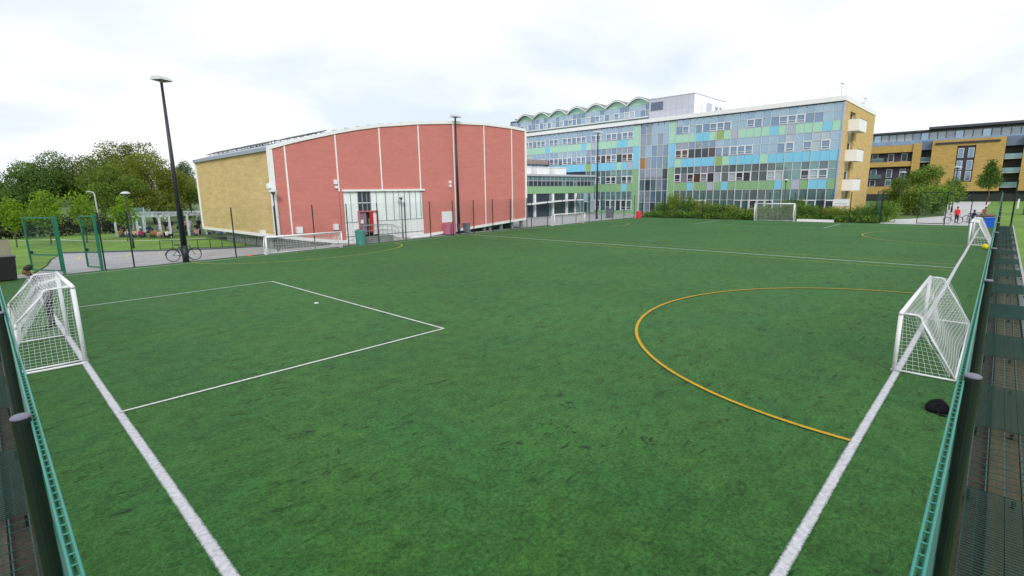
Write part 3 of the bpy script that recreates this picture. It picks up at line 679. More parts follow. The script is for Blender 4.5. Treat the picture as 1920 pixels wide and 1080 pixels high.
def lamp(label, loc, h, sc=1, style=0):
    t = thing('lamp_post', label, 'lamp post', loc, 'short path lamps')
    mb = MB(); mb.lathe([(.075*sc,-.05),(.07*sc,.9),(.045*sc,.95),(.04*sc,h-.35)], n=12); mb.build('pole', M['pole'], t, smooth=True)
    MB().lathe([(.05*sc,h-.38),(.16*sc,h-.2),(.16*sc,h-.13)], n=16).build('lamp_bowl', M['lamp_glass'], t)
    MB().lathe([(.16*sc,h-.13),(.34*sc,h-.12),(.33*sc,h-.07),(.18*sc,h+.03),(.02*sc,h+.06)], n=20).build('lamp_cap', M['lamp_grey'], t)
lamp('short black lamp post with pale cap on the lawn edge by the pergola', (8.25,49.9,0), 4.4)
lamp('short black lamp post at the left corner of the red wall', (14.9,38.0,0), 4.35)
lamp('short black lamp post in front of the white hall windows', (25.7,37.95,0), 3.75, .9)
lamp('short lamp post rising from the shrubs behind the far goal', (72.5,20.4,0), 5.0, 1.0)
lamp('pale headed lamp post beside the bushes by the path, left', (100,11.6,0), 6.1, 1.5)
lamp('pale headed lamp post beside the bushes by the path, taller and right', (100,5.25,0), 6.6, 1.6)
t = thing('street_light', 'distant pale street light among the trees above the lawn', 'street light', (10.3,81,0))
MB().path([(0,0,-.1),(0,0,4.2),(-.05,0,4.6),(-.4,0,4.75)], .07, 8).build('column', M['lamp_grey'], t); MB().box(-.75,-.35,-.1,.1,4.7,4.82).build('lantern', M['lamp_grey'], t)

# ------------------------------------------------------------------ red hall
HY, HX0, HX1, HY1 = 38.6, 15.2, 42.55, 56.6
BOT = [(15.2,1.11),(16.7,.84),(18.4,.57),(19.7,.36),(21.8,.14),(25,.14),(28.7,.24),(32.7,.47),(37.1,.76),(42.55,1.09)]
TOP = [(15.2,7.25),(16.55,7.67),(17.8,8.02),(20.5,8.70),(22.3,9.10),(24.5,9.50),(28.5,10.03),(32.5,10.40),(36.6,10.58),(40.5,10.53),(42.55,10.42)]
zb = lambda x: float(np.interp(x, *zip(*BOT))); zt = lambda x: float(np.interp(x, *zip(*TOP)))
JO = [16.26, 20.30, 24.30, 28.33, 32.40, 36.43, 40.46]
WX0, WX1, WZ1, WZM = 20.65, 28.5, 4.22, 1.68
hall = thing('sports_hall', 'red walled hall with arched roof, yellow brick side and white joints', 'hall', (28.9, 38.6, 0))
HO = (28.9, 38.6, 0)
def colpts(f, a, b): return [a]+[x for x, _ in f if a+.05 < x < b-.05]+[b]
def wall_piece(x0, x1, lo, hi, y0, y1, nm, m):
    lo_ = [(x, lo(x) if callable(lo) else lo) for x in (colpts(BOT, x0, x1) if callable(lo) else [x0, x1])]
    hi_ = [(x, hi(x) if callable(hi) else hi) for x in (colpts(TOP, x0, x1) if callable(hi) else [x0, x1])]
    return MB().poly_wall(lo_+hi_[::-1], 'y', y0, y1).build(nm, m, hall, HO)
eds = [HX0]+JO+[HX1]
for a, b in zip(eds, eds[1:]):
    if b <= WX0+.3: wall_piece(a+.02, b-.02, zb, zt, HY, HY+.3, 'wall_panel', M['red_wall'])
    elif a < WX0 < b:
        wall_piece(a+.02, WX0, zb, zt, HY, HY+.3, 'wall_panel', M['red_wall']); wall_piece(WX0, b-.02, WZ1, zt, HY, HY+.3, 'wall_panel', M['red_wall'])
    elif b <= WX1: wall_piece(a+.02, b-.02, WZ1, zt, HY, HY+.3, 'wall_panel', M['red_wall'])
    elif a < WX1 < b:
        wall_piece(a+.02, WX1, WZ1, zt, HY, HY+.3, 'wall_panel', M['red_wall']); wall_piece(WX1, b-.02, zb, zt, HY, HY+.3, 'wall_panel', M['red_wall'])
    else: wall_piece(a+.02, b-.02, zb, zt, HY, HY+.3, 'wall_panel', M['red_wall'])
for x in JO:
    lo = WZ1+.1 if WX0 < x < WX1 else zb(x)
    if x == 20.30: lo = WZ1
    MB().box(x-.055, x+.055, HY-.03, HY+.2, lo, zt(x)).build('joint_strip', M['white_trim'], hall, HO)
wall_piece(HX0-.02, HX1+.02, lambda x: zb(x)-.24, lambda x: 0, HY-.06, HY+.34, 'x', M['white_trim']) if False else None
def band(f, d0, d1, y0, y1, nm, a=HX0, b=HX1, m='white_trim', pts=None):
    xs = colpts(pts, a, b); mb = MB()
    for p, q in zip(xs, xs[1:]): mb.poly_wall([(p, f(p)+d0), (q, f(q)+d0), (q, f(q)+d1), (p, f(p)+d1)], 'y', y0, y1)
    return mb.build(nm, M[m], hall, HO)
band(zb, -.26, -.003, HY-.06, HY+.34, 'base_trim', pts=BOT); band(zt, .003, .26, HY-.10, HY+.36, 'roof_edge_trim', HX0-.1, HX1+.12, pts=TOP)
MB().box(HX0-.14, HX0+.14, HY-.08, HY+.3, zb(HX0)-.26, zt(HX0)).build('corner_trim', M['white_trim'], hall, HO)
MB().box(HX1-.03, HX1+.24, HY-.08, HY+.3, zb(HX1)-.26, zt(HX1)).build('corner_trim', M['white_trim'], hall, HO)
MB().box(WX0-.1, WX1+.2, HY-.14, HY-.003, WZ1-.02, WZ1+.13).build('lintel', M['white_trim'], hall, HO)
# glazed opening: translucent panels between mullions, white boards below, doorway
wx = [20.65, 21.3, 21.95, 22.35, 22.78, 23.12, 23.7, 24.6, 25.4, 25.95, 26.55, 27.1, 27.75, 28.3, 28.5]
for i, (a, b) in enumerate(zip(wx, wx[1:])):
    if 21.9 < a < 22.9:
        MB().box(a+.03, b-.03, HY+.12, HY+.16, 2.5, WZ1).build('dark_pane', M['glass_dark'], hall, HO)
    elif a < 21.9 or a > 22.9:
        lo = WZM
        if 23.0 < a < 23.4: lo = 2.5
        MB().box(a+.02, b-.02, HY+.08, HY+.14, lo, WZ1).build('window_panel', M['milk'], hall, HO)
        if not (22.0 < a < 23.2): MB().box(a+.012, b-.012, HY+.02, HY+.12, zb((a+b)/2)+.02, WZM-.03).build('lower_panel', M['white_trim'], hall, HO)
for i, a in enumerate(wx):
    wide = i in (7, 10, 11, 3, 5); MB().box(a-(.035 if wide else .018), a+(.035 if wide else .018), HY+.03, HY+.2, WZM if (a < 21.9 or a > 23.5) else 2.5, WZ1).build('mullion', M['mullion'], hall, HO)
for a, b in ((20.65, 21.93), (23.72, 28.5)): MB().box(a, b, HY+.005, HY+.17, WZM-.03, WZM+.03).build('transom', M['mullion'], hall, HO); MB().box(a, b, HY-.012, HY+.02, zb(24)+.36, zb(24)+.42).build('rail_strip', M['mullion'], hall, HO)
MB().box(21.95, 23.12, HY+.05, HY+.2, 3.22, 3.28).build('transom', M['frame_white'], hall, HO)
dr = MB(); dr.box(21.85, 21.95, HY-.08, HY+.2, .55, 2.5); dr.box(23.6, 23.7, HY-.08, HY+.2, .55, 2.5); dr.box(21.85, 23.7, HY-.10, HY+.2, 2.5, 2.6); dr.build('door_frame', mat('pink_red_frame', (.55, .16, .18), .5, noise=[(3, .1)]), hall, HO)
MB().box(21.96, 22.62, HY+.05, HY+.1, .57, 2.49).build('door', M['door_mauve'], hall, HO)
rd = MB(); rd.box(22.9, 23.24, HY-.02, HY+.03, .75, 2.49); rd.build('door', M['door_red'], hall, HO)['label'] = 'narrow bright red door leaf standing ajar'
MB().box(22.62, 22.9, HY+.2, HY+.24, .57, 2.49).build('doorway', M['void_shade'], hall, HO)  # dark sheet painted as the unlit inside of the doorway
MB().box(23.24, 23.6, HY+.06, HY+.1, .57, 2.49).build('side_light', M['milk'], hall, HO)
MB().box(22.05, 22.28, HY-.04, HY+.05, 1.55, 1.85).build('notice', M['sign_white'], hall, HO)
# other sides
MB().poly_wall([(HY+.3, .87), (HY1, .82), (HY1, 7.15), (HY+.3, 7.15)], 'x', HX0+.02, HX0+.32).build('brick_wall', M['yellow_brick'], hall, HO)
MB().box(HX0-.07, HX0+.34, HY+.34, HY1+.05, .83, 1.05).build('base_trim', M['white_trim'], hall, HO)
MB().box(HX0-.07, HX0+.4, HY1+.003, HY1+.22, .83, 7.2).build('corner_trim', M['white_trim'], hall, HO)
MB().box(HX0+.4, HX1, HY1, HY1+.18, 1, 7.3).build('back_wall', M['red_wall'], hall, HO)
MB().box(HX1-.3, HX1-.004, HY+.3, HY1, 1, 10.3).build('side_wall', M['red_wall'], hall, HO)
MB().box(HX0-.18, HX0+.02, HY+.36, HY1+.2, 7.16, 7.42).build('gutter', M['roof'], hall, HO)
xs = [x for x, _ in TOP]; mb = MB()
for p, q in zip(xs, xs[1:]): mb.poly_wall([(p, zt(p)+.10), (q, zt(q)+.10), (q, zt(q)+.2), (p, zt(p)+.2)], 'y', HY+.36, HY1+.2)
mb.build('roof', M['roof'], hall, HO)
mb = MB(); xs2 = colpts(TOP, HX0+.4, HX1); mb.poly_wall([(x, 7.3 if i == 0 else zt(x)+.1) for i, x in enumerate(xs2)][::-1]+[(HX0+.4, 7.29), (HX1, 7.29)], 'y', HY1-.02, HY1+.16); mb.build('gable', M['red_wall'], hall, HO)
pitch_mesh = None
for (xa, y0, n) in [(16.6, 51.5, 5), (16.9, 43.6, 6), (18.0, 39.3, 4), (19.1, 39.3, 3), (17.8, 46.5, 3)]:
    for i in range(n):
        y = y0+i*1.34; dz = zt(xa+.9)-zt(xa); z = zt(xa)+.30; dz += .03; mb = MB()
        mb.add([(xa,y,z),(xa+.95,y,z+dz*1.06+.05),(xa+.95,y+1.28,z+dz*1.06+.05),(xa,y+1.28,z),(xa,y,z+.05),(xa+.95,y,z+dz*1.06+.10),(xa+.95,y+1.28,z+dz*1.06+.10),(xa,y+1.28,z+.05)],[(0,3,2,1),(4,5,6,7),(0,1,5,4),(1,2,6,5),(2,3,7,6),(3,0,4,7)])
        sp = mb.build('solar_panel', M['solar'], hall, HO)
        MB().box(xa+.05, xa+.1, y+.2, y+.26, z-.24, z+.02).build('bracket', M['metal_rail'], sp, HO); MB().box(xa+.8, xa+.85, y+.2, y+.26, z+dz*.8-.45, z+dz*.85+.03).build('bracket', M['metal_rail'], sp, HO)
for i in range(22):
    x = 19.5+i*1.05; MB().box(x, x+.3, HY+.5, HY+.8, zt(x)+.15, zt(x)+.33).build('roof_fixing', M['roof'], hall, HO)
MB().box(HX0+.35, 15.6, HY+2.2, 51.3, -.05, .86).build('plinth', M['concrete'], hall, HO)
for i in range(15):
    y = 41.2+i*.68; MB().box(HX0+.31, HX0+.349, y, y+.05, -.05, .84).build('plinth_rib', M['concrete'], hall, HO)
MB().box(HX0+.5, HX1-.3, HY+1.6, HY+1.8, -.05, 1.2).build('underside_shade', M['void_shade'], hall, HO)  # dark sheet painted as the shade in the void below the hall
for x in (23.8, 34.2, 36.3, 37.1, 38.8, 40.5, 42.0):
    MB().box(x, x+.3, HY+.2, HY+.45, -.05, zb(x)-.2).build('pier', M['concrete'], hall, HO)
# wall fittings
def fitting(x, z, w, h, nm, d=.16): MB().box(x-w/2, x+w/2, HY-d, HY-.003, z-h/2, z+h/2).build(nm, M['sign_white'], hall, HO)
fitting(20.02, 4.95, .24, .34, 'wall_light'); fitting(20.05, 4.55, .2, .2, 'wall_light'); fitting(31.75, 4.98, .2, .26, 'wall_light'); fitting(31.75, 4.62, .2, .26, 'wall_light')
fitting(16.75, 1.35, .42, .5, 'floodlight_box', .3); fitting(19.72, 1.42, .34, .46, 'floodlight_box', .3)
MB().box(HX0-.3, HX0-.002, HY+2.3, HY+2.7, .95, 1.35).build('floodlight_box', M['sign_white'], hall, HO); MB().box(HX0-.35, HX0-.142, HY+.0, HY+.4, 4.5, 4.85).build('wall_light', M['sign_white'], hall, HO)
tag(MB().box(30.64, 31.98, HY-.09, HY-.005, 1.17, 2.2).build('notice_board', M['sign_white']), 'plain white notice board on the red wall left of the mast', 'board')
# stone filled cages under the red wall
gab = thing('gabion_wall', 'grey stone filled wall under the red wall behind the low goal', 'gabion wall', (15.6, 39.15, 0))
stones = [MB() for _ in range(3)]
for k_, s_ in enumerate(stones):
    vs = [Vector(p).normalized()*random.uniform(.8, 1.05) for p in [(1,0,0),(-1,0,0),(0,1,0),(0,-1,0),(0,0,1),(0,0,-1),(.7,.7,.5),(-.7,.7,-.5),(.7,-.7,.4),(-.6,-.7,-.5)]]
    import bmesh
    bm = bmesh.new(); [bm.verts.new((v.x*.15, v.y*.1, v.z*.10)) for v in vs]; bmesh.ops.convex_hull(bm, input=bm.verts)
    s_.me = {}
    for key in ('stone', 'stone_warm'):
        me = bpy.data.meshes.new('stone'); bm.to_mesh(me); me.materials.append(M[key]); s_.me[key] = me
    bm.free()
for row in range(5):
    for i in range(22):
        x = .12+i*.25+(row % 2)*.1; z = .08+row*.185
        if z > zb(15.6+x)-.30 or x > 5.6: continue
        warm = (1.6 < x < 2.9) and random.random() < .75
        s_ = link('stone', random.choice(stones).me['stone_warm' if warm else 'stone'], gab, (x+random.uniform(-.02, .02), random.uniform(-.03, .03), z), random.uniform(-.4, .4))
        s_.rotation_euler[1] = random.uniform(-.5, .5)
MB().box(0, 5.7, .08, .3, -.05, .3).build('core', M['void_shade'], gab)
# steps and ramp to the hall door
stp = thing('entrance_steps', 'low concrete landing with steps and thin handrails at the hall door', 'steps', (21.7, 37.75, 0))
MB().box(0, 2.9, 0, .72, -.05, .46).build('landing', M['concrete'], stp)
for i in range(3): MB().box(2.9+.32*i, 3.22+.32*i, 0, .72, -.05, .46-.115*(i+1)).build('step', M['kerb'], stp)
for y in (.03, .69):
    mb = MB()
    for x in (.1, 1.0, 1.9, 2.8): mb.tube((x, y, .46), (x, y, 1.4), .02, 6)
    mb.tube((3.9, y, 0), (3.9, y, 1.0), .02, 6); mb.path([(.1, y, 1.4), (2.8, y, 1.4), (3.9, y, 1.0)], .022, 6); mb.path([(.1, y, .95), (2.8, y, .95), (3.9, y, .5)], .014, 6)
    mb.build('handrail', M['metal_rail'], stp)
MB().tube((2.9, .36, .02), (4.8, .36, .02), .12, 8).build('drain_pipe', M['kerb'], stp)

# ------------------------------------------------------------------ school building
SX, SY0, STORE = 77.0, 15.6, [(12.25, 14.45), (8.62, 11.05), (4.95, 7.35), (.45, 3.75)]
school = thing('school_building', 'long four storey glass school with mint, blue and green panels', 'school', (SX, 44, 0)); SO = (SX, 44, 0)
MODW = 1.0576
fm = {}
def win_frame(w, h, kind):
    """window frame meshes, origin at the lower corner, lying in the y-z plane and looking to -x"""
    key = (round(w, 2), round(h, 2), kind)
    if key in fm: return fm[key]
    mb = MB(); t = .035
    mb.box(-.05, .06, 0, t, 0, h); mb.box(-.05, .06, w-t, w, 0, h); mb.box(-.04, .06, t, w-t, 0, t); mb.box(-.04, .06, t, w-t, h-t, h)
    tz = h*.56
    if kind != 3: mb.box(-.045, .055, t, w-t, tz-.03, tz+.03)
    a = mb.mesh('window', M['frame_pale'])
    c = None
    if kind == 1:
        mb = MB(); q = .085
        mb.box(-.09, -.051, t, w-t, .14, .14+q); mb.box(-.09, -.051, t, w-t, tz-.03-q, tz-.03); mb.box(-.09, -.051, t, t+q, .14+q, tz-.03-q); mb.box(-.09, -.051, w-t-q, w-t, .14+q, tz-.03-q)
        if h > 2: mb.box(-.085, -.05, t+q, w-t-q, .14+h*.14, .14+h*.14+.06)
        c = mb.mesh('casement', M['frame_white'])
    if kind == 2:
        mb = MB(); mb.box(-.08, -.051, t, t+.10, .04, tz-.04); mb.box(-.08, -.051, t, w-t, tz-.1, tz-.04); c = mb.mesh('casement', M['frame_white'])
    fm[key] = (a, c); return fm[key]
pm_cache = {}
def pane_mesh(w, h, m):
    key = (round(w, 2), round(h, 2), m)
    if key not in pm_cache: pm_cache[key] = MB().box(.035, .055, .036, w-.036, 0, h).mesh('pane', M[m])
    return pm_cache[key]
def window(par, x, y, z, w, h, kind, up, lo, org=SO, rz=0):
    a, c = win_frame(w, h, kind); f = link('window', a, par, (x-org[0], y-org[1], z-org[2]), rz); tz = h*.56
    if c: link('casement', c, f)
    if kind == 3: link('pane', pane_mesh(w, h-.07, up), f, (0, 0, .035))
    else:
        link('pane', pane_mesh(w, h-tz-.065, up), f, (0, 0, tz+.03)); link('pane', pane_mesh(w, tz-.065, lo), f, (0, 0, .035))
    return f
sp_cache = {}
def spandrel(par, x, y, z, w, h, m, org=SO, rz=0):
    key = (round(w, 2), round(h, 2), m)
    if key not in sp_cache: sp_cache[key] = MB().box(-.03, .08, .012, w-.012, .01, h-.01).mesh('spandrel_panel', M[m])
    link('spandrel_panel', sp_cache[key], par, (x-org[0], y-org[1], z-org[2]), rz)
NB = 21
yR = SY0+.15   # right end of the glazing; bay 0 is the leftmost (largest y)
c1 = 'm m m b b m o m l m m m m b m l m m m b m'.split(); c2 = 'm b b b b b o m b b b b m b b b b b b b b'.split(); c3 = 'g g b g g l g b g g g g g g b g l g b b g'.split()
CM = dict(m='mint', b='blue', o='olive', l='lilac', g='green')
def pick_glass(row, i, n, kind=0):
    opening = kind in (1, 2)
    if row == 0: a = random.choice(['glass_sky', 'glass_sky', 'glass_sky', 'glass_blue']); return a, ('glass_mid' if opening or random.random() < .3 else a)
    if row == 1:
        if (i < 6 and n == NB) or (n != NB and i < 9): return random.choice(['glass_grey', 'glass_grey', 'glass_mid']), random.choice(['glass_brown', 'glass_dark', 'glass_dark', 'glass_mid'])
        a = random.choice(['glass_blue', 'glass_sky', 'glass_sky', 'glass_blind']); return a, ('glass_mid' if opening else a)
    if row == 2:  # lower rows: reflected trees put into darker, greener pane colours
        if i < 6 and n == NB: return random.choice(['glass_grey', 'glass_grey', 'glass_slate']), random.choice(['glass_brown', 'glass_dark', 'glass_dark', 'glass_grey'])
        a = random.choice(['glass_teal', 'glass_teal', 'glass_slate']); return a, (random.choice(['glass_dark', 'glass_slate', 'glass_blind']) if opening else a)
    a = random.choice(['glass_teal', 'glass_teal', 'glass_slate']); return a, (random.choice(['glass_dark', 'glass_slate']) if opening or random.random() < .3 else a)
for i in range(NB):
    y = yR+(NB-1-i)*MODW
    for r_, (z0, z1) in enumerate(STORE):
        kind = [0, 2, 1, 0, 0, 1, 0, 2, 1, 0, 1][(i*4+r_*5+(i*i) % 3) % 11]; up, lo = pick_glass(r_, i, NB, kind); window(school, SX, y, z0, MODW, z1-z0, kind, up, lo)
    for cols, z0, z1 in ((c1, 11.05, 12.25), (c2, 7.35, 8.62), (c3, 3.75, 4.95)): spandrel(school, SX, y, z0, MODW, z1-z0, CM[cols[i]])
    spandrel(school, SX, y, -.05, MODW, .5, 'green')
    if i % 3 == 0: MB().box(SX-.12, SX-.04, y+MODW-.04, y+MODW+.03, 0, 14.45).build('mullion', M['frame_pale'], school, SO)
yS = yR+NB*MODW     # strip beside the tower
for z0, z1, m_ in ((11.05, 14.45, 'mint'), (7.35, 11.05, 'blue'), (-.05, 7.35, 'green')): spandrel(school, SX, yS, z0, 1.06, z1-z0, m_)
yT0, yT1 = yS+1.06, 44.3
MB().box(SX-.1, SX+.25, yT0, yT0+.1, 0, 14.6).build('tower_jamb', M['frame_pale'], school, SO); MB().box(SX-.1, SX+.25, yT1-.1, yT1, 0, 14.6).build('tower_jamb', M['frame_pale'], school, SO)
nb = 5; w_ = (yT1-yT0-.2)/nb; zs = [0, 1.9, 3.75, 5.6, 7.3, 9.2, 11.0, 12.8, 14.5]
for i in range(nb):
    for j in range(8):
        lo = random.choice(['glass_slate', 'glass_grey', 'glass_teal', 'glass_grey', 'glass_dark', 'glass_mid']) if j < 5 else random.choice(['glass_grey', 'glass_mid', 'glass_grey', 'glass_sky'])
        window(school, SX+.15, yT0+.1+i*w_, zs[j], w_, zs[j+1]-zs[j], 3, lo, lo)
MB().box(SX+.12, SX+.148, yT0+4.1, yT0+5.0, 7.4, 9.0).build('door', mat('orange_brown_door', (.42, .17, .03), .5, noise=[(3, .1)]), school, SO)
# left block
yL0 = yT1+1.15
for z0, z1, m_ in ((11.05, 14.45, 'mint'), (7.35, 11.05, 'blue'), (3.75, 7.35, 'green'), (-.05, 3.75, 'green')): spandrel(school, SX, yT1, z0, 1.15, z1-z0, m_)
d1 = {1: 'b', 2: 'b', 7: 'l', 9: 'b', 17: 'b'}; d2 = {0: 'l', 1: 'b', 2: 'm', 8: 'o'}
for i in range(26):
    y = yL0+i*MODW
    for r_, (z0, z1) in enumerate(STORE):
        if y > 54 and r_ >= 2: continue
        kind = [1, 0, 0, 1, 0, 2, 1, 0, 0][(i*2+r_*3+(i*i) % 3) % 9]; up, lo = pick_glass(r_, i, 26, kind)
        window(school, SX, y, z0, MODW, z1-z0, kind, up, lo)
    spandrel(school, SX, y, 11.05, MODW, 1.2, CM[d1.get(i, 'm')]); spandrel(school, SX, y, 7.35, MODW, 1.27, CM[d2.get(i, 'b')])
    if y < 55: spandrel(school, SX, y, 3.75, MODW, 1.2, 'blue' if i == 1 else 'green'); spandrel(school, SX, y, -.05, MODW, .5, 'green')
yEnd = yL0+26*MODW
cr_ = MB(); cr_.box(SX+.1, SX+20.2, yT1, yEnd, -.05, 14.5); cr_.box(SX+.6, SX+20.2, yT0, yT1-.003, -.05, 14.5); cr_.box(SX+.1, SX+20.2, SY0+1.5, yT0-.003, -.05, 14.5); cr_.box(SX+.1, SX+2.9, SY0+.31, SY0+1.497, -.05, 14.5); cr_.box(SX+6.75, SX+20.2, SY0+.31, SY0+1.497, -.05, 14.5); cr_.build('core', M['glass_dark'], school, SO)
MB().box(SX-.35, SX+20.6, SY0-.1, yEnd, 14.56, 15.15).build('roof', M['white_roof'], school, SO)
MB().box(SX-.30, SX+.1, SY0+.1, yEnd, 14.48, 14.555).build('soffit', M['slate'], school, SO)
# golden brick end wall with slot, boxes and corner post
ew = MB(); ew.box(SX+.25, SX+3.2, SY0-.02, SY0+.3, -.05, 14.54); ew.box(SX+6.6, SX+20.3, SY0-.02, SY0+.3, -.05, 14.54); ew.box(SX+3.2, SX+6.6, SY0-.02, SY0+.3, 13.6, 14.54); ew.build('end_wall', M['end_brick'], school, SO)
MB().box(SX-.16, SX-.03, SY0-.03, SY0+.14, 0, 14.5).build('corner_post', M['lilac'], school, SO); MB().box(SX-.03, SX+.248, SY0-.015, SY0+.13, 0, 14.5).build('corner_post', M['lilac'], school, SO)
MB().box(SX+3.0, SX+6.6, SY0+1.25, SY0+1.45, 0, 13.6).build('recess_wall', mat('shaded_brown_recess', (.12, .085, .05), .8, noise=[(2, .2)]), school, SO); MB().box(SX+6.55, SX+6.7, SY0+.302, SY0+1.25, 0, 13.6).build('recess_side', M['white_trim'], school, SO); MB().box(SX+3.0, SX+3.15, SY0+.302, SY0+1.25, 0, 13.6).build('recess_side', M['white_trim'], school, SO)  # back wall's dark brown has the recess shade painted in
MB().box(SX+3.16, SX+6.54, SY0+.31, SY0+1.25, 13.602, 13.7).build('recess_head', M['white_trim'], school, SO)
for z in (12.4, 8.65, 4.85):
    window(school, SX+6.5, SY0+.35, z-.2, .85, 1.35, 3, 'glass_teal' if z < 10 else 'glass_blind', 'glass_teal')
for z in (11.05, 7.25, 3.45):
    b_ = MB(); b_.box(SX+2.6, SX+7.2, SY0-1.25, SY0-1.15, z, z+1.45); b_.box(SX+2.6, SX+7.2, SY0-1.15, SY0-.02, z, z+.15); b_.box(SX+2.6, SX+2.72, SY0-1.15, SY0-.02, z+.15, z+1.45); b_.box(SX+7.08, SX+7.2, SY0-1.15, SY0-.02, z+.15, z+1.45); b_.build('balcony', M['white_trim'], school, SO)
    MB().box(SX+2.6, SX+7.2, SY0-1.24, SY0-1.2, z+1.50, z+1.55).build('balcony_rail', M['pole'], school, SO)
rl = MB()
for y in np.arange(SY0+.3, 38, 1.9): rl.tube((SX+.9, y, 15.15), (SX+.9, y, 16.25), .014, 5)
for z in (15.7, 16.25): rl.tube((SX+.9, SY0+.3, z), (SX+.9, 38, z), .011, 5); rl.tube((SX+.9, SY0+.3, z), (SX+20, SY0+.3, z), .011, 5)
rl.build('roof_railing', M['metal_rail'], school, SO)
for (x, y, h_) in ((1.2, .8, 1.6), (14.5, .5, 1.3), (17.0, 1.2, 1.0)):
    a_ = MB(); a_.tube((SX+x, SY0+y, 15.15), (SX+x, SY0+y, 15.15+h_), .03, 6); a_.tube((SX+x-.4, SY0+y, 15.15+h_*.8), (SX+x+.4, SY0+y, 15.15+h_*.8), .02, 5); a_.lathe([(.02, 0), (.22, .08), (.24, .12)], (SX+x, SY0+y, 15.15+h_), 10); a_.build('roof_antenna', M['lamp_grey'], school, SO)
# set back top storey under the wave shaped roof
UX, UY0, UY1, UZ0, UZ1 = 83.0, 45.7, 79.5, 15.15, 18.35
MB().box(UX+.1, UX+12, UY0, UY1, UZ0, 18.9).build('core', M['glass_dark'], school, SO)
nU = 32; wU = (UY1-UY0)/nU
for i in range(nU):
    y = UY0+i*wU
    spandrel(school, UX, y, UZ0, wU, 1.35, 'mint' if i not in (0,) else 'blue')
    g1 = random.choice(['glass_sky', 'glass_sky', 'glass_mid']); window(school, UX, y, 16.5, wU, 2.05, [1, 0, 0, 2, 1, 0][i % 6], g1, random.choice(['glass_mid', 'glass_sky', 'glass_mid', 'glass_blind']))
MB().box(UX-1.0, UX+.0, UY0, UY1, 16.22, 16.42).build('ledge', M['frame_pale'], school, SO); MB().box(UX-.9, UX-.2, UY0, UY1, UZ0, 15.6).build('gap_shade', M['slate'], school, SO)  # second box is dark to paint the shaded gap under the ledge
per = 4.45; nw = 7
def wave(y):
    u = ((y-UY0) % per)/per; return 18.66 + 1.0*(.8*math.sin(math.pi*u)**.85+.2*(.5-.5*math.cos(2*math.pi*u)))
ys = np.linspace(UY0-.6, UY0+per*nw+.6, 180)
rw = MB(); lun = MB()
for a, b in zip(ys, ys[1:]):
    za, zb_ = wave(a), wave(b)
    rw.poly_wall([(a, za), (b, zb_), (b, zb_+.2), (a, za+.2)], 'x', UX-.75, UX+12.4)
rw.build('wave_roof', M['canopy_dark'], school, SO)
rw2 = MB()
for a, b in zip(ys, ys[1:]): rw2.poly_wall([(a, wave(a)-.06), (b, wave(b)-.06), (b, wave(b)+.08), (a, wave(a)+.08)], 'x', UX-.78, UX-.753)
rw2.build('wave_edge', M['white_trim'], school, SO)
for k_ in range(nw):
    yy = np.linspace(UY0+k_*per+.05, UY0+(k_+1)*per-.05, 14)
    MB().poly_wall([(yy[0], 18.56)]+[(yy[-1], 18.56)]+[(y, wave(y)-.01) for y in yy[::-1]], 'x', UX-.02, UX+.08).build('lunette', M['mint'], school, SO)
# plant box on the roof
bx = thing('roof_plant_box', 'pale lilac clad box on the school roof right of the wave roof', 'plant room', (82, 41.5, 15.15)); BO = (82, 41.5, 15.15)
MB().box(82.05, 94.4, 37.6, 45.55, 15.15, 19.0).build('core', M['box_clad'], bx, BO)
for i in range(8):
    for j in range(2): MB().box(82.0, 82.045, 37.6+i*.994+.01, 37.6+(i+1)*.994-.01, 15.15+j*1.92+.01, 15.15+(j+1)*1.92-.01).build('cladding_panel', M['box_clad'], bx, BO)
for i in range(12): MB().box(82.05+i*1.03+.01, 82.05+(i+1)*1.03-.01, 37.55, 37.598, 15.16, 18.98).build('cladding_panel', M['white_trim'], bx, BO)
lv = MB(); 
for i in range(9): lv.box(81.93, 81.995, 43.0, 45.2, 17.15+i*.15, 17.15+i*.15+.12)
lv.build('louvre', M['louvre'], bx, BO); MB().box(81.95, 94.5, 37.5, 45.6, 19.0, 19.12).build('coping', M['lilac'], bx, BO)
for (x0, x1, z0, z1, m_) in ((86.6, 88.7, 15.2, 18.1, 'lilac'), (84.4, 85.0, 15.2, 17.4, 'frame_pale'), (90.2, 91.2, 16.6, 17.8, 'glass_mid'), (92.0, 92.9, 16.6, 17.8, 'glass_mid')):
    MB().box(x0, x1, 37.50, 37.548, z0, z1).build('hatch', M[m_], bx, BO)

# ------------------------------------------------------------------ low link building
LY = 53.0
lk = thing('link_building', 'low two storey wing with green band and white rooflights between hall and school', 'building wing', (66, LY, 0)); LO = (66, LY, 0)
MB().box(48, 76.8, LY+.15, 64, -.05, 6.3).build('core', M['glass_dark'], lk, LO); MB().box(47.8, 76.95, LY-.35, 64.2, 6.32, 6.62).build('roof', M['lamp_grey'], lk, LO)
for i in range(24):
    x = 52+i*1.03
    window(lk, x, LY, 4.72, 1.03, 1.55, [1, 0, 1][i % 3], 'glass_teal', random.choice(['glass_dark', 'glass_dark', 'glass_teal']), LO, -math.pi/2)
    spandrel(lk, x, LY, 3.58, 1.03, 1.12, 'green', LO, -math.pi/2)
    if x > 71:
        window(lk, x, LY, .1, 1.03, 3.45, [1, 0, 3][i % 3], random.choice(['glass_teal', 'glass_blind']), random.choice(['glass_dark', 'glass_teal']), LO, -math.pi/2)
    else:
        MB().box(x+.02, x+1.01, LY+.12, LY+.14, 0, 3.5).build('pane', M['glass_dark' if i % 4 else 'glass_teal'], lk, LO)
for x in (60.5, 65.0, 68.6, 71.1): MB().box(x-.16, x+.16, LY-.25, LY+.05, 0, 3.55).build('column', M['white_trim'], lk, LO)
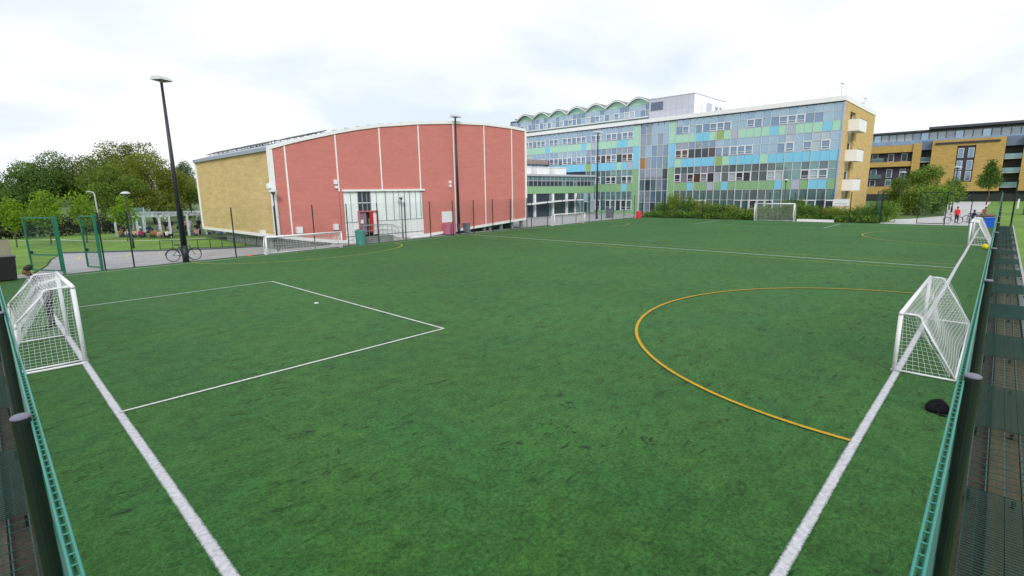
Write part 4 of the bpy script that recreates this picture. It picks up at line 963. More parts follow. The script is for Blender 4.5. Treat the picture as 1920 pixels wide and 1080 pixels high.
cv = MB(); px = [(58+i*1.5, 1.95+.42*math.sin(i/9*math.pi*.55)) for i in range(10)]
for (a, za), (b, zb2) in zip(px, px[1:]): cv.poly_wall([(a, za), (b, zb2), (b, zb2+.16), (a, za+.16)], 'y', LY-1.6, LY-.3)
cv.build('entrance_canopy', M['white_trim'], lk, LO)
for x in (54.0, 58.6, 63.1, 67.6):
    rlt = MB().box(x, x+3.1, LY+1.6, LY+4.6, 6.63, 7.75).build('rooflight', M['white_trim'], lk, LO)
    MB().box(x-.08, x+3.18, LY+1.5, LY+4.7, 7.753, 7.86).build('coping', M['white_trim'], rlt, LO); MB().box(x-1.2, x-.1, LY+3.0, LY+3.2, 6.63, 7.7).build('vent', M['pole'], rlt, LO)
up = thing('rear_wing', 'glazed upper wing with brown eaves behind the white rooflights', 'building wing', (72, 60, 0)); UO = (72, 60, 0)
MB().box(52, 76.6, 64.25, 70, 0, 8.9).build('core', M['glass_grey'], up, UO)
for i in range(21): window(up, 55+i*1.03, 64.2, 7.2, 1.03, 1.7, i % 2, 'glass_grey', 'glass_mid', UO, -math.pi/2)
MB().box(52, 76.8, 63.6, 70.2, 8.95, 9.75).build('roof', mat('brown_eaves', (.30, .24, .22), .8, noise=[(2, .2)]), up, UO)

# ------------------------------------------------------------------ flats behind, far right
AX = 172.0; sc = 172/150
def ay(y): return y*sc
def az(z): return 4+(z-4)*sc
fl = thing('apartment_building', 'ochre brick flats with dark glazed penthouse at the far right', 'flats', (AX, 0, 0)); AO = (AX, 0, 0)
def fb(nm, m, x0, x1, y0, y1, z0, z1): return MB().box(AX+x0, AX+x1, min(y0, y1), max(y0, y1), z0, z1).build(nm, M[m], fl, AO)
fb('core', 'dark_brick', 1.2, 20, -30, 44, 0, 14.4)
YW = 18.4
fb('brick_band', 'apt_brick', 0, 1.1, YW, 44, az(11.6), az(13.2)); fb('brick_band', 'apt_brick', 0, 1.1, YW, 44, az(8.4), az(9.5)); fb('brick_band', 'apt_brick', 0, 1.1, YW, 44, az(2.08), az(3.85))
fb('pier', 'apt_brick', -.3, 1.1, 16.7, YW, 1.2, az(13.4))
def flat_window(y, z, w, h, gl='glass_mid'):
    f = MB(); f.box(AX+1.08, AX+1.19, y, y+w, z, z+h); o_ = f.build('window', M['frame_white'], fl, AO); MB().box(AX+1.04, AX+1.078, y+.1, y+w-.1, z+.1, z+h-.1).build('pane', M[gl], o_, AO)
for z, h in ((az(9.55), 2.1), (az(5.9), 2.2), (az(3.95), 1.7)):
    for y in (19.6, 22.5, 26.0, 29.4, 33, 36): flat_window(y, z, 1.3, h, random.choice(['glass_mid', 'glass_teal', 'glass_dark']))
for y0, y1 in ((24.6, 27.4), (33, 36)):
    for z in (az(9.5), az(5.7)): fb('balcony_glass', 'glass_teal', .2, .26, y0, y1, z, z+1.1)
# recess with balconies
for y0, y1 in ((14.6, 16.7), (-2.2, .85)):
    fb('recess_wall', 'void_shade', .9, 1.15, y0, y1, .3, 12.6); fb('recess_head', 'louvre', -.1, 1.1, y0, y1, 13.0, 15.2)
    for z in (9.9, 6.6, 3.2): fb('balcony_slab', 'frame_pale', -.2, .9, y0, y1, z, z+.15); fb('balcony_glass', 'glass_teal', -.16, -.1, y0+.02, y1-.02, z+.2, z+1.25); flat_window(y0+.4, z+.25, .8, 1.9, 'glass_blind')
# big brick blocks
def block(y0, y1, win=True):
    if win:
        wa, wb = 6.1, 9.6
        fb('brick_wall', 'apt_brick', -1.2, 1.1, y0, wa, 2.4, 15.1); fb('brick_wall', 'apt_brick', -1.2, 1.1, wb, y1, 2.4, 15.1); fb('brick_wall', 'apt_brick', -1.2, 1.1, wa, wb, 13.5, 15.1); fb('brick_wall', 'apt_brick', -1.2, 1.1, wa, wb, 2.4, 4.7)
        fb('window_column', 'dark_brick', -.95, 1.0, wa, wb, 4.7, 13.5)
        for z in (10.6, 7.6, 5.0):
            for y in (wa+.25, wb-1.35):
                o_ = MB().box(AX-1.02, AX-.953, y, y+1.1, z, z+2.3).build('window', M['frame_white'], fl, AO); MB().box(AX-1.06, AX-1.022, y+.1, y+1.0, z+.1, z+2.2).build('pane', M['glass_mid'], o_, AO)
        fb('ledge', 'dark_brick', -1.5, -1.203, y0+1, y1-.6, 14.1, 14.5)
    else: fb('brick_wall', 'apt_brick', -1.2, 1.1, y0, y1, 2.4, 15.1)
block(.9, 14.5); block(-22, -2.25, False)
fb('ground_floor', 'void_shade', -.4, 1.1, -30, 44, -.05, 1.75)  # recessed ground floor, its shade painted as near-black
# penthouse
fb('penthouse_wall', 'mullion', 2.2, 19, -30, 44, 14.45, az(15.9)); 
for i in range(36):
    y = -20+i*1.7; f = MB().box(AX+2.1, AX+2.18, y+.08, y+1.62, 14.7, az(15.75)).build('window', M['frame_pale'], fl, AO); MB().box(AX+2.03, AX+2.098, y+.16, y+1.54, 14.8, az(15.65)).build('pane', M[random.choice(['glass_sky', 'glass_mid', 'glass_blind', 'glass_grey'])], f, AO)
for i in range(18):
    y = -20+i*3.4; fb('balustrade_glass', 'glass_mid', .35, .40, y+.04, y+3.36, 14.6, 15.6)
fb('roof', 'slate', .6, 20, 15.75, 44, az(15.93), az(15.93)+.4); fb('roof', 'slate', -.2, 20, -30, 15.74, az(16.3), az(16.3)+.55); fb('penthouse_wall', 'slate', 2.0, 19, -30, 15.7, az(15.9), az(16.3)-.003)

# ------------------------------------------------------------------ pergola and small things on the left
pg = thing('pergola', 'pale grey timber pergola with people sitting beneath it behind the lawn', 'pergola', (12.5, 61, 0)); PO = (12.5, 61, 0)
A0, A1, Bq = Vector((9.6, 65.6)), Vector((12.2, 59.6)), Vector((16.6, 61.0))
back = Vector((1.9, 5.5))
def post(x, y, h_=2.05): MB().box(x-.09, x+.09, y-.09, y+.09, 0, h_).build('post', M['pergola'], pg, PO)
pts_ = [A0, (A0+A1)/2, A1, A1+Vector((.9, .3)), (A1+Bq)/2+Vector((.4, .1)), Bq]
for p_ in pts_: post(p_.x, p_.y)
for p_ in (A0+Vector((3.0, 3.2)), (A0+A1)/2+Vector((3.2, 3.4)), A1+Vector((3.0, 4.6)), Bq+Vector((.3, 3.8))): post(p_.x, p_.y)
def beam(a, b, z, w=.12, h_=.2, nm='beam'):
    d = (b-a).normalized(); q = Vector((-d.y, d.x))*w/2; mb = MB()
    mb.add([(a.x+q.x,a.y+q.y,z),(a.x-q.x,a.y-q.y,z),(b.x-q.x,b.y-q.y,z),(b.x+q.x,b.y+q.y,z),(a.x+q.x,a.y+q.y,z+h_),(a.x-q.x,a.y-q.y,z+h_),(b.x-q.x,b.y-q.y,z+h_),(b.x+q.x,b.y+q.y,z+h_)],[(0,3,2,1),(4,5,6,7),(0,1,5,4),(1,2,6,5),(2,3,7,6),(3,0,4,7)]); mb.build(nm, M['pergola'], pg, PO)
beam(A0+Vector((-.3, .6)), A1+Vector((.2, -.4)), 2.05); beam(A1+Vector((-.3, -.1)), Bq+Vector((.4, .12)), 2.05); beam(A0+Vector((2.8, 3.9)), A1+Vector((3.2, 4.3)), 2.06); beam(A1+Vector((2.8, 4.5)), Bq+Vector((.7, 3.9)), 2.06)
for i in range(12):
    t_ = i/11; a = A0.lerp(A1, t_); b = (A0+Vector((3.0, 3.2))).lerp(A1+Vector((3.0, 4.6)), t_); beam(a-(b-a)*.08, b+(b-a)*.05, 2.26, .07, .15, 'rafter')
for i in range(9):
    t_ = i/8; a = A1.lerp(Bq, t_); b = (A1+Vector((3.0, 4.6))).lerp(Bq+Vector((.3, 3.8)), t_); beam(a-(b-a)*.08, b+(b-a)*.05, 2.27, .07, .15, 'rafter')
for a, b in ((A0+Vector((.5, .6)), A1+Vector((.6, .8))), (A1+Vector((.8, .9)), Bq+Vector((-.2, .8)))):
    bt = thing('bench', 'long low bench under the left arm of the pergola' if a.x < 11 else 'long low bench under the front arm of the pergola', 'bench', (a.x, a.y, 0), 'pergola benches'); d = b-a; L0 = d.length; bt.rotation_euler[2] = math.atan2(d.y, d.x)
    MB().box(0, L0, -.22, .22, .40, .45).build('seat', M['timber_left'], bt)
    for q in (.3, L0/2, L0-.3): MB().box(q-.05, q+.05, -.18, .18, 0, .40).build('leg', M['pole'], bt)
kx = thing('glass_kiosk', 'pale glass panel standing up behind the pergola', 'kiosk', (13.3, 75, 0))
MB().box(-.6, .6, -.04, .04, .1, 2.75).build('pane', M['glass_teal'], kx)
for x in (-.62, .62): MB().box(x-.03, x+.03, -.05, .05, 0, 2.8).build('post', M['frame_pale'], kx)
lr = thing('low_railing', 'low dark railing between car park and lawn beside the plinth', 'railing', (9.2, 45.8, 0))
rp = [Vector((9.2, 45.8)), Vector((12.0, 43.6)), Vector((15.0, 42.5))]
for a, b in zip(rp, rp[1:]):
    n = 4
    for i in range(n+1): 
        p_ = a.lerp(b, i/n)-rp[0]; MB().tube((p_.x, p_.y, 0), (p_.x, p_.y, .75), .025, 6).build('post', M['fence_post'], lr)
    for z in (.12, .74): MB().tube((a.x-rp[0].x, a.y-rp[0].y, z), (b.x-rp[0].x, b.y-rp[0].y, z), .02, 6).build('rail', M['fence_post'], lr)
# wall board and black bin by the gate
tag(MB().box(-.9, 1.02, 41.0, 41.18, -.02, 1.72).build('board_wall', M['board']), 'weathered grey brown board wall behind the black bin at left edge', 'wall')
def bin_(label, loc, r, h, m, sq=False, group='bins', lid=True):
    t = thing('bin', label, 'bin', loc, group)
    if sq: MB().add([(-r*.85,-r*.85,.06),(r*.85,-r*.85,.06),(r*.85,r*.85,.06),(-r*.85,r*.85,.06),(-r,-r,h),(r,-r,h),(r,r,h),(-r,r,h)],[(0,3,2,1),(4,5,6,7),(0,1,5,4),(1,2,6,5),(2,3,7,6),(3,0,4,7)]).build('body', M[m], t); MB().box(-r*1.06, r*1.06, -r*1.06, r*1.06, h+.003, h+.07).build('lid', M[m], t); MB().tube((-r*.7, r*.9, .08), (r*.7, r*.9, .08), .08, 10).build('wheel', M['rubber'], t)
    else: MB().lathe([(r*.86, 0), (r*.9, .03), (r, h*.85), (r*1.03, h*.86), (r*1.03, h*.95), (r*.8, h)], n=20).build('body', M[m], t, smooth=False); MB().lathe([(r*.55, h+.002), (r*.5, h+.03)], n=16).build('lid', M['black'], t)
    return t
bin_('black wheeled bin at the left edge before the board wall', (.55, 35.5, 0), .42, 1.15, 'black', True)
bin_('teal round litter bin by the fence at the hall steps', (20.75, 36.55, 0), .40, 1.2, 'green_plastic')
bin_('bright red round bin at the far left corner of the pitch', (65.4, 37.4, 0), .36, .95, 'red_plastic')
bin_('grey recycling bin behind the far corner by the glass building', (64.2, 41.5, 0), .45, 1.25, 'grey_plastic', True)
bin_('pink bin left of the middle mast below the red wall', (30.9, 38.25, 0), .28, .95, 'pink_plastic', True)
bin_('second pink bin against the foot of the middle mast', (31.65, 38.3, 0), .28, .95, 'pink_plastic', True)
bin_('small blue and grey bin right of the middle mast', (33.45, 38.28, 0), .26, .92, 'grey_plastic', True)
cr = thing('crate', 'bright blue crate by the fence in the far right corner', 'crate', (66.4, .62, 0))
b_ = MB(); b_.box(-.5,.5,-.36,.36,0,.04); b_.box(-.5,.5,-.36,-.32,.04,.85); b_.box(-.5,.5,.32,.36,.04,.85); b_.box(-.5,-.46,-.32,.32,.04,.85); b_.box(.46,.5,-.32,.32,.04,.85); b_.build('body', M['blue_plastic'], cr); MB().box(-.54, .54, -.4, .4, .85, .9).build('lid', M['blue_plastic'], cr)
bl = thing('ball', 'bright yellow ball lying beside the far right goal', 'ball', (43.3, .42, .17))
import bmesh
def ico(r, sub): 
    bm = bmesh.new(); bmesh.ops.create_icosphere(bm, subdivisions=sub, radius=r); me = bpy.data.meshes.new('skin'); bm.to_mesh(me); bm.free(); me.polygons.foreach_set('use_smooth', [True]*len(me.polygons)); return me
me = ico(.17, 3); me.materials.append(M['yellow_plastic']); link('skin', me, bl)
p_ = MB()
for a_ in range(5): 
    t0 = a_*1.2566; p_.tube((.05*math.cos(t0), .05*math.sin(t0), .163), (.05*math.cos(t0+1.2566), .05*math.sin(t0+1.2566), .163), .004, 4)
p_.build('seam', M['black'], bl)
def lump(nm, label, cat, loc, sx, sy, sz, m, seed):
    rr = random.Random(seed); bm = bmesh.new(); bmesh.ops.create_icosphere(bm, subdivisions=3, radius=1)
    k = [Vector((rr.uniform(-3, 3), rr.uniform(-3, 3), rr.uniform(-3, 3))) for _ in range(6)]
    for v in bm.verts:
        f = 1+.16*sum(math.sin(v.co.dot(q)*1.3+i) for i, q in enumerate(k))/2.2
        z = v.co.z*f; v.co = Vector((v.co.x*f*sx, v.co.y*f*sy, (max(z, -.35)+.35)*sz))
    me = bpy.data.meshes.new(nm); bm.to_mesh(me); bm.free(); me.materials.append(m); me.polygons.foreach_set('use_smooth', [True]*len(me.polygons)); t = thing(nm, label, cat, loc); link('body', me, t); return t
bg_ = lump('bag', 'black cloth bag dropped on the turf by the right fence', 'bag', (11.55, .38, 0), .25, .17, .15, M['black_cloth'], 3)
MB().path([(-.15,.05,.06),(-.27,.02,.07),(-.36,-.04,.02),(-.33,-.12,.012)], .016, 6).build('strap', M['black_cloth'], bg_); MB().path([(.06,-.08,.10),(.11,-.05,.13),(.12,.02,.13),(.07,.07,.10)], .012, 6).build('handle', M['black_cloth'], bg_)
lump('paper_scrap', 'small pale scrap of paper lying inside the penalty box', 'scrap', (8.25, 18.05, .006), .09, .06, .03, M['paper'], 5)
tag(MB().lathe([(.16, 0), (.16, .02), (.1, .025), (.03, .12), (.025, .12)], (12.3, 36.35, 0), 14).build('marker_cone', M['orange']), 'small orange marker cone at the pitch edge left of the low goal', 'cone')
tag(MB().lathe([(.18, 0), (.18, .02), (.1, .03), (.03, .16), (.025, .16)], (64.6, 37.6, 0), 14).build('marker_cone', M['orange']), 'small orange marker cone below the bright red bin', 'cone')
sg = thing('sign_board', 'white sign board on posts above the shrubs by the end wall', 'sign', (71.5, 13.9, 0))
MB().box(-.03, .03, -.85, .85, 1.75, 2.5).build('board', M['sign_white'], sg)
for y in (-.6, .6): MB().box(.03, .09, y-.04, y+.04, 0, 2.45).build('post', M['lamp_grey'], sg)
MB().box(-.032, -.0301, -.6, .6, 1.95, 2.05).build('panel', M['lamp_grey'], sg)
tag(MB().box(71, 74.5, .35, 1.35, 0, .85).build('planter_wall', M['brown']), 'low dark brown brick planter behind the blue crate', 'planter')
tag(MB().box(67.2, 67.4, 13.6, 17.4, 0, .28).build('white_beam', M['white_trim']), 'low white beam lying on the ground right of the far goal', 'beam')
# ------------------------------------------------------------------ bicycles
def bicycle(label, loc, rz, lean=0, col='black', group='parked bicycles'):
    t = thing('bicycle', label, 'bicycle', loc, group, rz); t.rotation_euler[0] = lean
    F = mat('bicycle_paint', dict(black=(.015, .015, .018), grey=(.2, .2, .22))[col], .35, noise=[(5, .1)])
    for x in (0, 1.05):
        w_o = MB().torus((x, 0, .34), .33, .019).build('wheel', M['rubber'], t, smooth=True)
        m_ = MB().torus((x, 0, .34), .305, .010); m_.build('rim', M['metal_rail'], w_o, smooth=True)
        s_ = MB(); [s_.tube((x, .02 if i % 2 else -.02, .34), (x+.30*math.cos(i*.349), 0, .34+.30*math.sin(i*.349)), .0018, 3) for i in range(18)]; s_.tube((x,-.04,.34),(x,.04,.34),.02,8); s_.build('spokes', M['metal_rail'], w_o)
        g_ = MB(); g_.path([(x+.365*math.cos(R(a)), 0, .34+.365*math.sin(R(a))) for a in range(20, 175, 14)], .016, 5); g_.build('mudguard', F, t)
    f = MB(); bb = (.45, 0, .29); st = (.33, 0, .78); hd_ = (.86, 0, .80); hl = (.90, 0, .66)
    for a, b in ((bb, st), (st, hd_), (bb, hl), (hd_, hl)): f.tube(a, b, .018, 8)
    for s in (-.05, .05): f.tube((bb[0], s*.6, bb[2]), (0, s, .34), .010, 6); f.tube((st[0], s*.3, st[2]-.02), (0, s, .34), .009, 6); f.tube((hl[0], s*.8, hl[2]), (1.05, s, .34), .012, 6)
    f.build('frame', F, t)
    MB().path([(.84, 0, .80), (.82, 0, .98), (.82, .06, 1.0), (.72, .28, 1.02)], .013, 6).path([(.82, 0, 1.0), (.82, -.06, 1.0), (.72, -.28, 1.02)], .013, 6).build('handlebar', M['metal_rail'], t)
    sd = MB(); sd.tube(st, (.30, 0, .90), .013, 6); sd.add([(.12,-.08,.90),(.12,.08,.90),(.42,.02,.90),(.42,-.02,.90),(.12,-.08,.96),(.12,.08,.96),(.42,.02,.94),(.42,-.02,.94)],[(0,3,2,1),(4,5,6,7),(0,1,5,4),(1,2,6,5),(2,3,7,6),(3,0,4,7)]); sd.build('saddle', M['black'], t)
    ck = MB(); ck.torus((.45, .05, .29), .09, .008, n=18, k=4); ck.tube((.45, .07, .29), (.56, .07, .16), .010, 6); ck.tube((.45, -.07, .29), (.34, -.07, .42), .010, 6); ck.tube((.45,-.07,.29),(.45,.07,.29),.02,8); ck.box(.51, .61, .07, .15, .15, .17); ck.box(.29, .39, -.15, -.07, .41, .43); ck.build('crank', M['metal_rail'], t)
    return t
b1 = bicycle('dark bicycle with thin wheels leaning behind the left floodlight mast', (8.05, 37.05, 0), R(-4), R(3)); b1.scale = (1.12,)*3
bicycle('black bicycle beside the red shirted person at the far gate', (70.4, 3.95, 0), R(-65))
bicycle('grey bicycle among those parked by the path, left one', (74.5, 2.6, 0), R(-80), 0, 'grey'); bicycle('black bicycle parked by the path, right of the grey one', (76.5, 1.9, 0), R(-85)); bicycle('grey bicycle parked by the path nearest the brown planter', (78.5, 1.6, 0), R(-100), 0, 'grey')
rk = thing('bicycle_rack', 'thin metal hoop rack beside the path behind the far right goal', 'bicycle rack', (75.5, 2.2, 0))
for i in range(4): MB().path([(i*1.2,-.35,0),(i*1.2,-.35,.8),(i*1.2,.35,.8),(i*1.2,.35,0)], .022, 6).build('hoop', M['metal_rail'], rk)

# ------------------------------------------------------------------ people
SKIN = mat('skin', (.42, .24, .16), .6, noise=[(12, .08)]); SKIN2 = mat('dark_skin', (.16, .085, .055), .6, noise=[(12, .08)])
HAIR = mat('dark_hair', (.012, .010, .009), .7, noise=[(40, .3)]); HAIR2 = mat('brown_hair', (.07, .04, .02), .7, noise=[(40, .3)]); HAIR3 = mat('pale_hair', (.35, .27, .15), .7, noise=[(40, .3)])
cloth_cache = {}
def cloth(c):
    if c not in cloth_cache: cloth_cache[c] = mat('cloth', c, .9, noise=[(9, .15), (60, .15)], bump=(25, .4, .01), spec=.2)
    return cloth_cache[c]
DG = None
def body_mesh(J, fingers=False):
    """one continuous skinned body from a dictionary of joints; returns a mesh with material slots skin, top, trousers, shoes"""
    rad = dict(pelvis=.125, belly=.125, chest=.135, neck0=.07, neck=.052, head=.088, crown=.082, shoulder=.068, elbow=.042, wrist=.027, hand=.034, hip=.10, knee=.058, ankle=.042, heel=.042, toe=.032, nose=.018, jaw=.05)
    names = []; co = []; ra = []; ed = []; part = []
    def v(n, p, r): names.append(n); co.append(tuple(p)); ra.append(r); return len(co)-1
    P = {}
    for n in ('pelvis', 'belly', 'chest', 'neck0', 'neck', 'head', 'crown'): P[n] = v(n, J[n], rad[n])
    for a, b, k in (('pelvis', 'belly', 1), ('belly', 'chest', 1), ('chest', 'neck0', 1), ('neck0', 'neck', 0), ('neck', 'head', 0), ('head', 'crown', 0)): ed.append((P[a], P[b])); part.append(k)
    hd_ = Vector(J['head']); fc = Vector(J['face']).normalized(); up = (Vector(J['crown'])-hd_).normalized()
    nz = v('nose', hd_+fc*.098, .016); ed.append((P['head'], nz)); part.append(0)
    jw = v('jaw', hd_+fc*.05-up*.075, .045); ed.append((P['head'], jw)); part.append(0)
    for s in 'lr':
        for n in ('shoulder', 'elbow', 'wrist', 'hand', 'hip', 'knee', 'ankle', 'toe'): P[n+s] = v(n+s, J[n+s], rad[n])
        for a, b, k in (('chest', 'shoulder'+s, 1), ('shoulder'+s, 'elbow'+s, 1), ('elbow'+s, 'wrist'+s, J.get('sleeve', 0)), ('wrist'+s, 'hand'+s, 0), ('pelvis', 'hip'+s, 2), ('hip'+s, 'knee'+s, 2), ('knee'+s, 'ankle'+s, J.get('legs', 2)), ('ankle'+s, 'toe'+s, 3)): ed.append((P[a], P[b])); part.append(k)
        if fingers:
            h0 = Vector(J['hand'+s]); d = (h0-Vector(J['wrist'+s])).normalized(); sd = d.cross(Vector((0, 0, 1)));
            if sd.length < .1: sd = Vector((1, 0, 0))
            sd.normalize(); nn = sd.cross(d)
            for q, ln in enumerate((.068, .080, .075, .058)):
                b0 = h0+sd*(.027-.018*q)+d*.03; c1_ = v('f', b0+d*ln*.5+nn*.006, .0085); c2_ = v('f', b0+d*ln-nn*.012, .007); ed += [(P['hand'+s], c1_), (c1_, c2_)]; part += [0, 0]
            th = v('f', h0+sd*.045+d*.015, .0095); th2 = v('f', h0+sd*.058+d*.045, .008); ed += [(P['wrist'+s], th), (th, th2)]; part += [0, 0]
    me = bpy.data.meshes.new('tmp'); me.from_pydata(co, ed, []); ob = bpy.data.objects.new('tmp', me); C.objects.link(ob)
    md = ob.modifiers.new('Skin', 'SKIN'); md.use_smooth_shade = True
    lay = me.skin_vertices[0].data if me.skin_vertices else None
    if lay is None:
        ob.modifiers.remove(md); import bmesh as bmm; bm = bmm.new(); bm.from_mesh(me); bm.verts.layers.skin.verify(); bm.to_mesh(me); bm.free(); md = ob.modifiers.new('Skin', 'SKIN'); md.use_smooth_shade = True; lay = me.skin_vertices[0].data
    for i, r_ in enumerate(ra): lay[i].radius = (r_*(1.18 if names[i] in ('chest', 'belly', 'pelvis') else 1), r_); lay[i].use_root = (i == P['pelvis'])
    sb = ob.modifiers.new('Subsurf', 'SUBSURF'); sb.levels = 2; sb.render_levels = 2
    dg = bpy.context.evaluated_depsgraph_get(); dg.update()
    out = bpy.data.meshes.new_from_object(ob.evaluated_get(dg)); out.name = 'body'
    bpy.data.objects.remove(ob); bpy.data.meshes.remove(me)
    A = np.array([co[a] for a, b in ed]); B = np.array([co[b] for a, b in ed]); pr = np.array(part)
    ct = np.array([p.center[:] for p in out.polygons]); D = B-A; LL = (D*D).sum(1)+1e-9
    t_ = np.clip(((ct[:, None]-A[None])*D[None]).sum(2)/LL[None], 0, 1); dist = np.linalg.norm(ct[:, None]-(A[None]+t_[..., None]*D[None]), axis=2)
    rr = np.array([(ra[a]+ra[b])/2 for a, b in ed]); idx = pr[np.argmin(dist/rr[None], axis=1)]
    out.materials.clear()
    for _ in range(4): out.materials.append(None)
    out.polygons.foreach_set('material_index', idx.astype(np.int32)); out.polygons.foreach_set('use_smooth', [True]*len(out.polygons)); out.update()
    return out
def hair_mesh(J, long=False):
    hd_ = Vector(J['head']); up = (Vector(J['crown'])-hd_).normalized(); fc = Vector(J['face']).normalized(); c = hd_+up*.052-fc*.012
    bm = bmesh.new(); bmesh.ops.create_icosphere(bm, subdivisions=3, radius=1); side = up.cross(fc)
    for v in list(bm.verts):
        u, f, s = v.co.z, v.co.x, v.co.y
        cut = -.15+.55*max(0, f)-.45*max(0, -f)
        if long and f < .3: cut = -1.6
        uu = max(u, cut); q = 1+.05*math.sin(9*f+7*s)+.04*math.sin(17*u+11*s)
        v.co = c+up*uu*.118*q+fc*f*.112*q*(1 if u > cut else .96)+side*s*.098*q*(1 if u > cut else .97)
    me = bpy.data.meshes.new('hair'); bm.to_mesh(me); bm.free(); me.polygons.foreach_set('use_smooth', [True]*len(me.polygons)); return me
def J_stand(lean=0):
    J = dict(pelvis=(0,0,.95), belly=(0,0,1.10), chest=(.0+lean*.5,0,1.32), neck0=(lean*.8,0,1.47), neck=(lean,0,1.53), head=(lean+.02,0,1.63), crown=(lean+.01,0,1.70), face=(1,0,-.1))
    for s, k in (('l', 1), ('r', -1)):
        J.update({'shoulder'+s: (lean*.7, k*.19, 1.41), 'elbow'+s: (lean*.5-.02, k*.25, 1.13), 'wrist'+s: (lean*.5+.06, k*.25, .89), 'hand'+s: (lean*.5+.08, k*.25, .82), 'hip'+s: (0, k*.09, .90), 'knee'+s: (.02, k*.11, .50), 'ankle'+s: (0, k*.12, .08), 'toe'+s: (.17, k*.14, .035)})
    return J
def J_lean():
    J = J_stand(.30); J['sleeve'] = 1; J['face'] = (.9, 0, -.35)
    for s in 'lr': x, y, z = J['hand'+s]; J['wrist'+s] = (.34, y, .93); J['hand'+s] = (.39, y*.9, .87)
    return J
def J_sit(z=.45, lean=.05):
    b = z-.02
    J = dict(pelvis=(0,0,b+.11), belly=(.02,0,b+.25), chest=(lean,0,b+.46), neck0=(lean+.03,0,b+.61), neck=(lean+.05,0,b+.67), head=(lean+.08,0,b+.77), crown=(lean+.07,0,b+.84), face=(1,0,-.15))
    for s, k in (('l', 1), ('r', -1)):
        J.update({'shoulder'+s: (lean+.02, k*.18, b+.55), 'elbow'+s: (lean+.10, k*.23, b+.28), 'wrist'+s: (lean+.30, k*.14, b+.20), 'hand'+s: (lean+.37, k*.12, b+.20), 'hip'+s: (.05, k*.09, b+.09), 'knee'+s: (.46, k*.13, b+.08 if z > .3 else b+.40), 'ankle'+s: (.50 if z > .3 else .42, k*.12, .08), 'toe'+s: (.66 if z > .3 else .58, k*.13, .035)})
    return J
def J_bend():
    J = dict(pelvis=(0,0,.93), belly=(.05,0,1.06), chest=(.20,0,1.25), neck0=(.30,0,1.36), neck=(.36,0,1.40), head=(.45,0,1.46), crown=(.48,0,1.53), face=(.85,0,-.5))
    for s, k in (('l', 1), ('r', -1)):
        J.update({'shoulder'+s: (.26, k*.18, 1.30), 'elbow'+s: (.36, k*.24, 1.03), 'wrist'+s: (.52, k*.16, .86), 'hand'+s: (.58, k*.13, .82), 'hip'+s: (0, k*.09, .88), 'knee'+s: (.06, k*.11, .48), 'ankle'+s: (-.04, k*.12, .08), 'toe'+s: (.13, k*.14, .035)})
    J['sleeve'] = 1; return J
BODIES = dict(stand=(J_stand(), body_mesh(J_stand(), True)), sit=(J_sit(), body_mesh(J_sit())), floor=(J_sit(.05, .0), body_mesh(J_sit(.05, .0))), bend=(J_bend(), body_mesh(J_bend(), True)), lean=(J_lean(), body_mesh(J_lean(), True)))
def person(label, loc, rz, pose, skin, top, legs, shoes, hair, group=None, long=False, scale=1, extra=None):
    J, me0 = BODIES[pose]; t = thing('person', label, 'person', loc, group, rz); me = me0.copy(); me.name = 'body'
    for i, m_ in enumerate((skin, cloth(top), cloth(legs), cloth(shoes))): me.materials[i] = m_
    b = link('body', me, t); h = hair_mesh(J, long); h.materials.append(hair); link('hair', h, t)
    hd_ = Vector(J['head']); fc = Vector(J['face']).normalized(); up = (Vector(J['crown'])-hd_).normalized(); sd = up.cross(fc)
    ey = MB(); br_ = MB()
    for k in (-1, 1):
        c = hd_+fc*.083+up*.022+sd*k*.034; ey.tube(c-fc*.004, c+fc*.004, .009, 8)
        e0 = hd_+sd*k*.088+up*.0-fc*.012; br_.tube(e0-up*.028, e0+up*.028, .012, 8)
    ey.build('eyes', M['black'], t); br_.build('ears', skin, t); m1 = hd_+fc*.088-up*.052; MB().tube(m1-sd*.022, m1+sd*.022, .006, 6).build('mouth', cloth((.25, .08, .07)), t)
    t.scale = (scale,)*3; return t
person('person in black top leaning over behind the tall left goal', (1.12, 21.0, 0), R(165), 'lean', SKIN2, (.012, .011, .016), (.012, .012, .016), (.02, .02, .02), HAIR, scale=1.13)
person('person in a red top and black trousers standing at the far gate', (70.2, 3.2, 0), R(215), 'stand', SKIN, (.72, .03, .04), (.012, .012, .014), (.4, .4, .4), HAIR2)
person('person in a dark navy top sitting behind the far right goal', (73.2, 2.05, 0), R(235), 'sit', SKIN2, (.015, .015, .05), (.05, .05, .09), (.02, .02, .02), HAIR)
tag(MB().box(-.28, .28, -.3, .3, 0, .43).build('low_block', M['kerb']), 'low concrete block under the person in navy', 'block').location = (73.25, 2.1, 0)
person('person in a tan top bending by the brown planter', (75.2, 1.3, 0), R(200), 'bend', SKIN, (.38, .22, .14), (.10, .06, .05), (.05, .05, .05), HAIR2)
cols = [((.6,.6,.6),'pale grey'),((.02,.02,.025),'black'),((.62,.22,.14),'orange red'),((.55,.36,.28),'peach'),((.03,.05,.12),'navy'),((.45,.30,.06),'mustard'),((.5,.05,.22),'magenta'),((.10,.28,.30),'teal'),((.68,.68,.7),'white'),((.5,.2,.2),'dusty red'),((.2,.27,.12),'khaki'),((.14,.2,.32),'denim blue')]
legc = [(.02,.02,.03), (.08,.10,.18), (.16,.14,.11), (.3,.3,.3)]
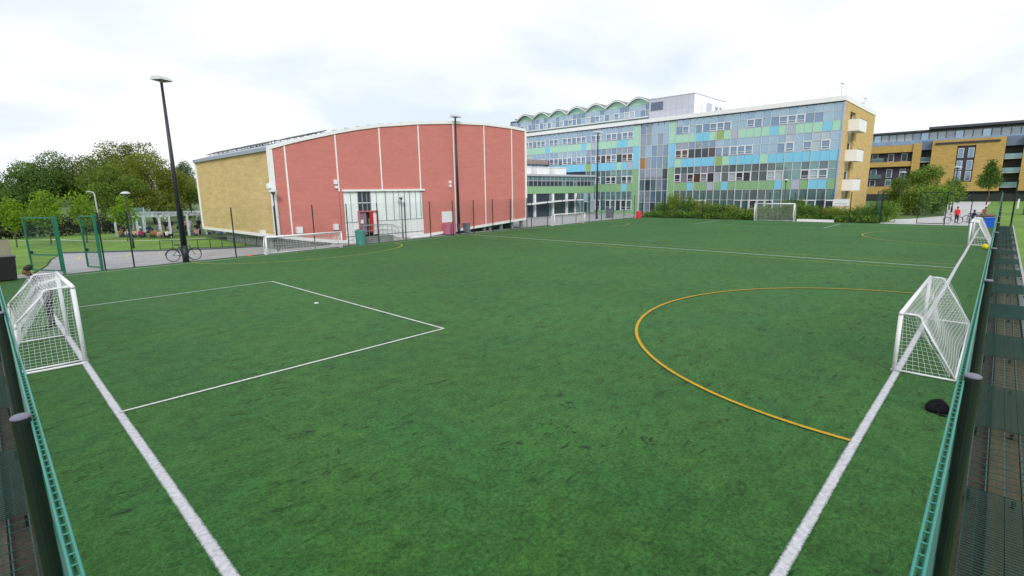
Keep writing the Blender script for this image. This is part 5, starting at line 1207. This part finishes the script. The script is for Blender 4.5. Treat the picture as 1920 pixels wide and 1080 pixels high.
crowd = [(9.75,64.6,'floor',5,'at the left end of the pergola front, on the grass'),(10.15,63.5,'floor',8,'second from the left on the grass before the pergola'),(10.6,62.7,'floor',3,'third from the left on the grass before the pergola'),(11.0,61.9,'floor',6,'fourth from the left on the grass before the pergola'),
 (10.5,65.9,'sit',1,'on the left arm bench, rear left'),(11.35,63.9,'sit',0,'on the left arm bench, middle left'),(11.9,62.7,'sit',4,'on the left arm bench, middle right'),(12.4,61.3,'sit',11,'on the left arm bench at its right end'),
 (11.75,60.5,'floor',2,'on the grass left of the corner posts'),(12.0,59.2,'floor',3,'on the grass in front of the corner posts'),(12.6,58.9,'floor',8,'on the grass between the corner posts'),
 (13.2,61.9,'stand',1,'standing behind the left corner post'),(13.75,62.3,'stand',1,'standing just right of the corner posts'),(13.3,60.9,'sit',0,'on the front bench at its left end'),(14.2,61.2,'sit',1,'on the front bench behind the mast, left'),
 (14.9,62.2,'stand',3,'standing left of the mast'),(15.2,61.4,'stand',8,'standing behind the mast'),(15.6,60.6,'sit',1,'seated close to the right of the mast'),(16.3,62.3,'stand',1,'standing at the right end of the pergola'),(16.9,61.6,'stand',7,'standing beyond the right end post'),(16.6,60.1,'floor',10,'on the grass by the right end post'),(17.4,61.2,'floor',0,'on the grass right of the pergola beside the brick wall'),(15.1,58.9,'floor',9,'on the grass in front of the mast side')]
for i, (x, y, po, ci, lb) in enumerate(crowd):
    person('person in %s top %s' % (cols[ci][1], lb), (x, y, 0), R(random.uniform(200, 300)), po, random.choice([SKIN, SKIN, SKIN2]), cols[ci][0], random.choice(legc), (.05, .05, .06), random.choice([HAIR, HAIR, HAIR2, HAIR3]), 'people around the pergola', random.random() < .4)
for i, (x, y, ci, nm) in enumerate([(17.6,60.0,11,'denim blue heap of bags beside the brick wall end'),(18.3,59.6,0,'pale heap of coats beside the brick wall end')]):
    lump('bag_heap', nm, 'bags', (x, y, 0), .5, .35, .35, cloth(cols[ci][0]), 20+i)

cb_ = thing('storage_cabinet', 'tall dark cabinet on the grass at the far right edge', 'cabinet', (96, -3.0, 0))
MB().box(-.8, .8, -1.0, .8, 0, 3.1).build('body', M['slate'], cb_); MB().box(-.85, .85, -1.05, .85, 3.103, 3.2).build('lid', M['black'], cb_); MB().box(-.83, -.803, -.8, -.1, .2, 2.9).build('door', M['pole'], cb_); MB().box(-.83, -.803, -.06, .7, .2, 2.9).build('door', M['pole'], cb_)
mk_ = thing('marker_post', 'small white marker post on the grass behind the right fence', 'post', (118, -2.0, 0))
MB().box(-.08, .08, -.12, .12, 0, 1.5).build('post', M['sign_white'], mk_); MB().box(-.1, .1, -.15, .15, 1.503, 1.6).build('cap', M['lamp_grey'], mk_)
ct = thing('corner_mast', 'dark green fence corner mast at the far end of the right fence', 'post', (69.2, -.9, 0))
MB().tube((0, 0, -.1), (0, 0, 4.4), .07, 12).build('mast', M['fence_post'], ct); link('mesh_panel', panel_mesh('mesh_panel', 1.6, 3.3, .1, M['fence_wire'], along='y'), ct, (0, -1.65, 0))
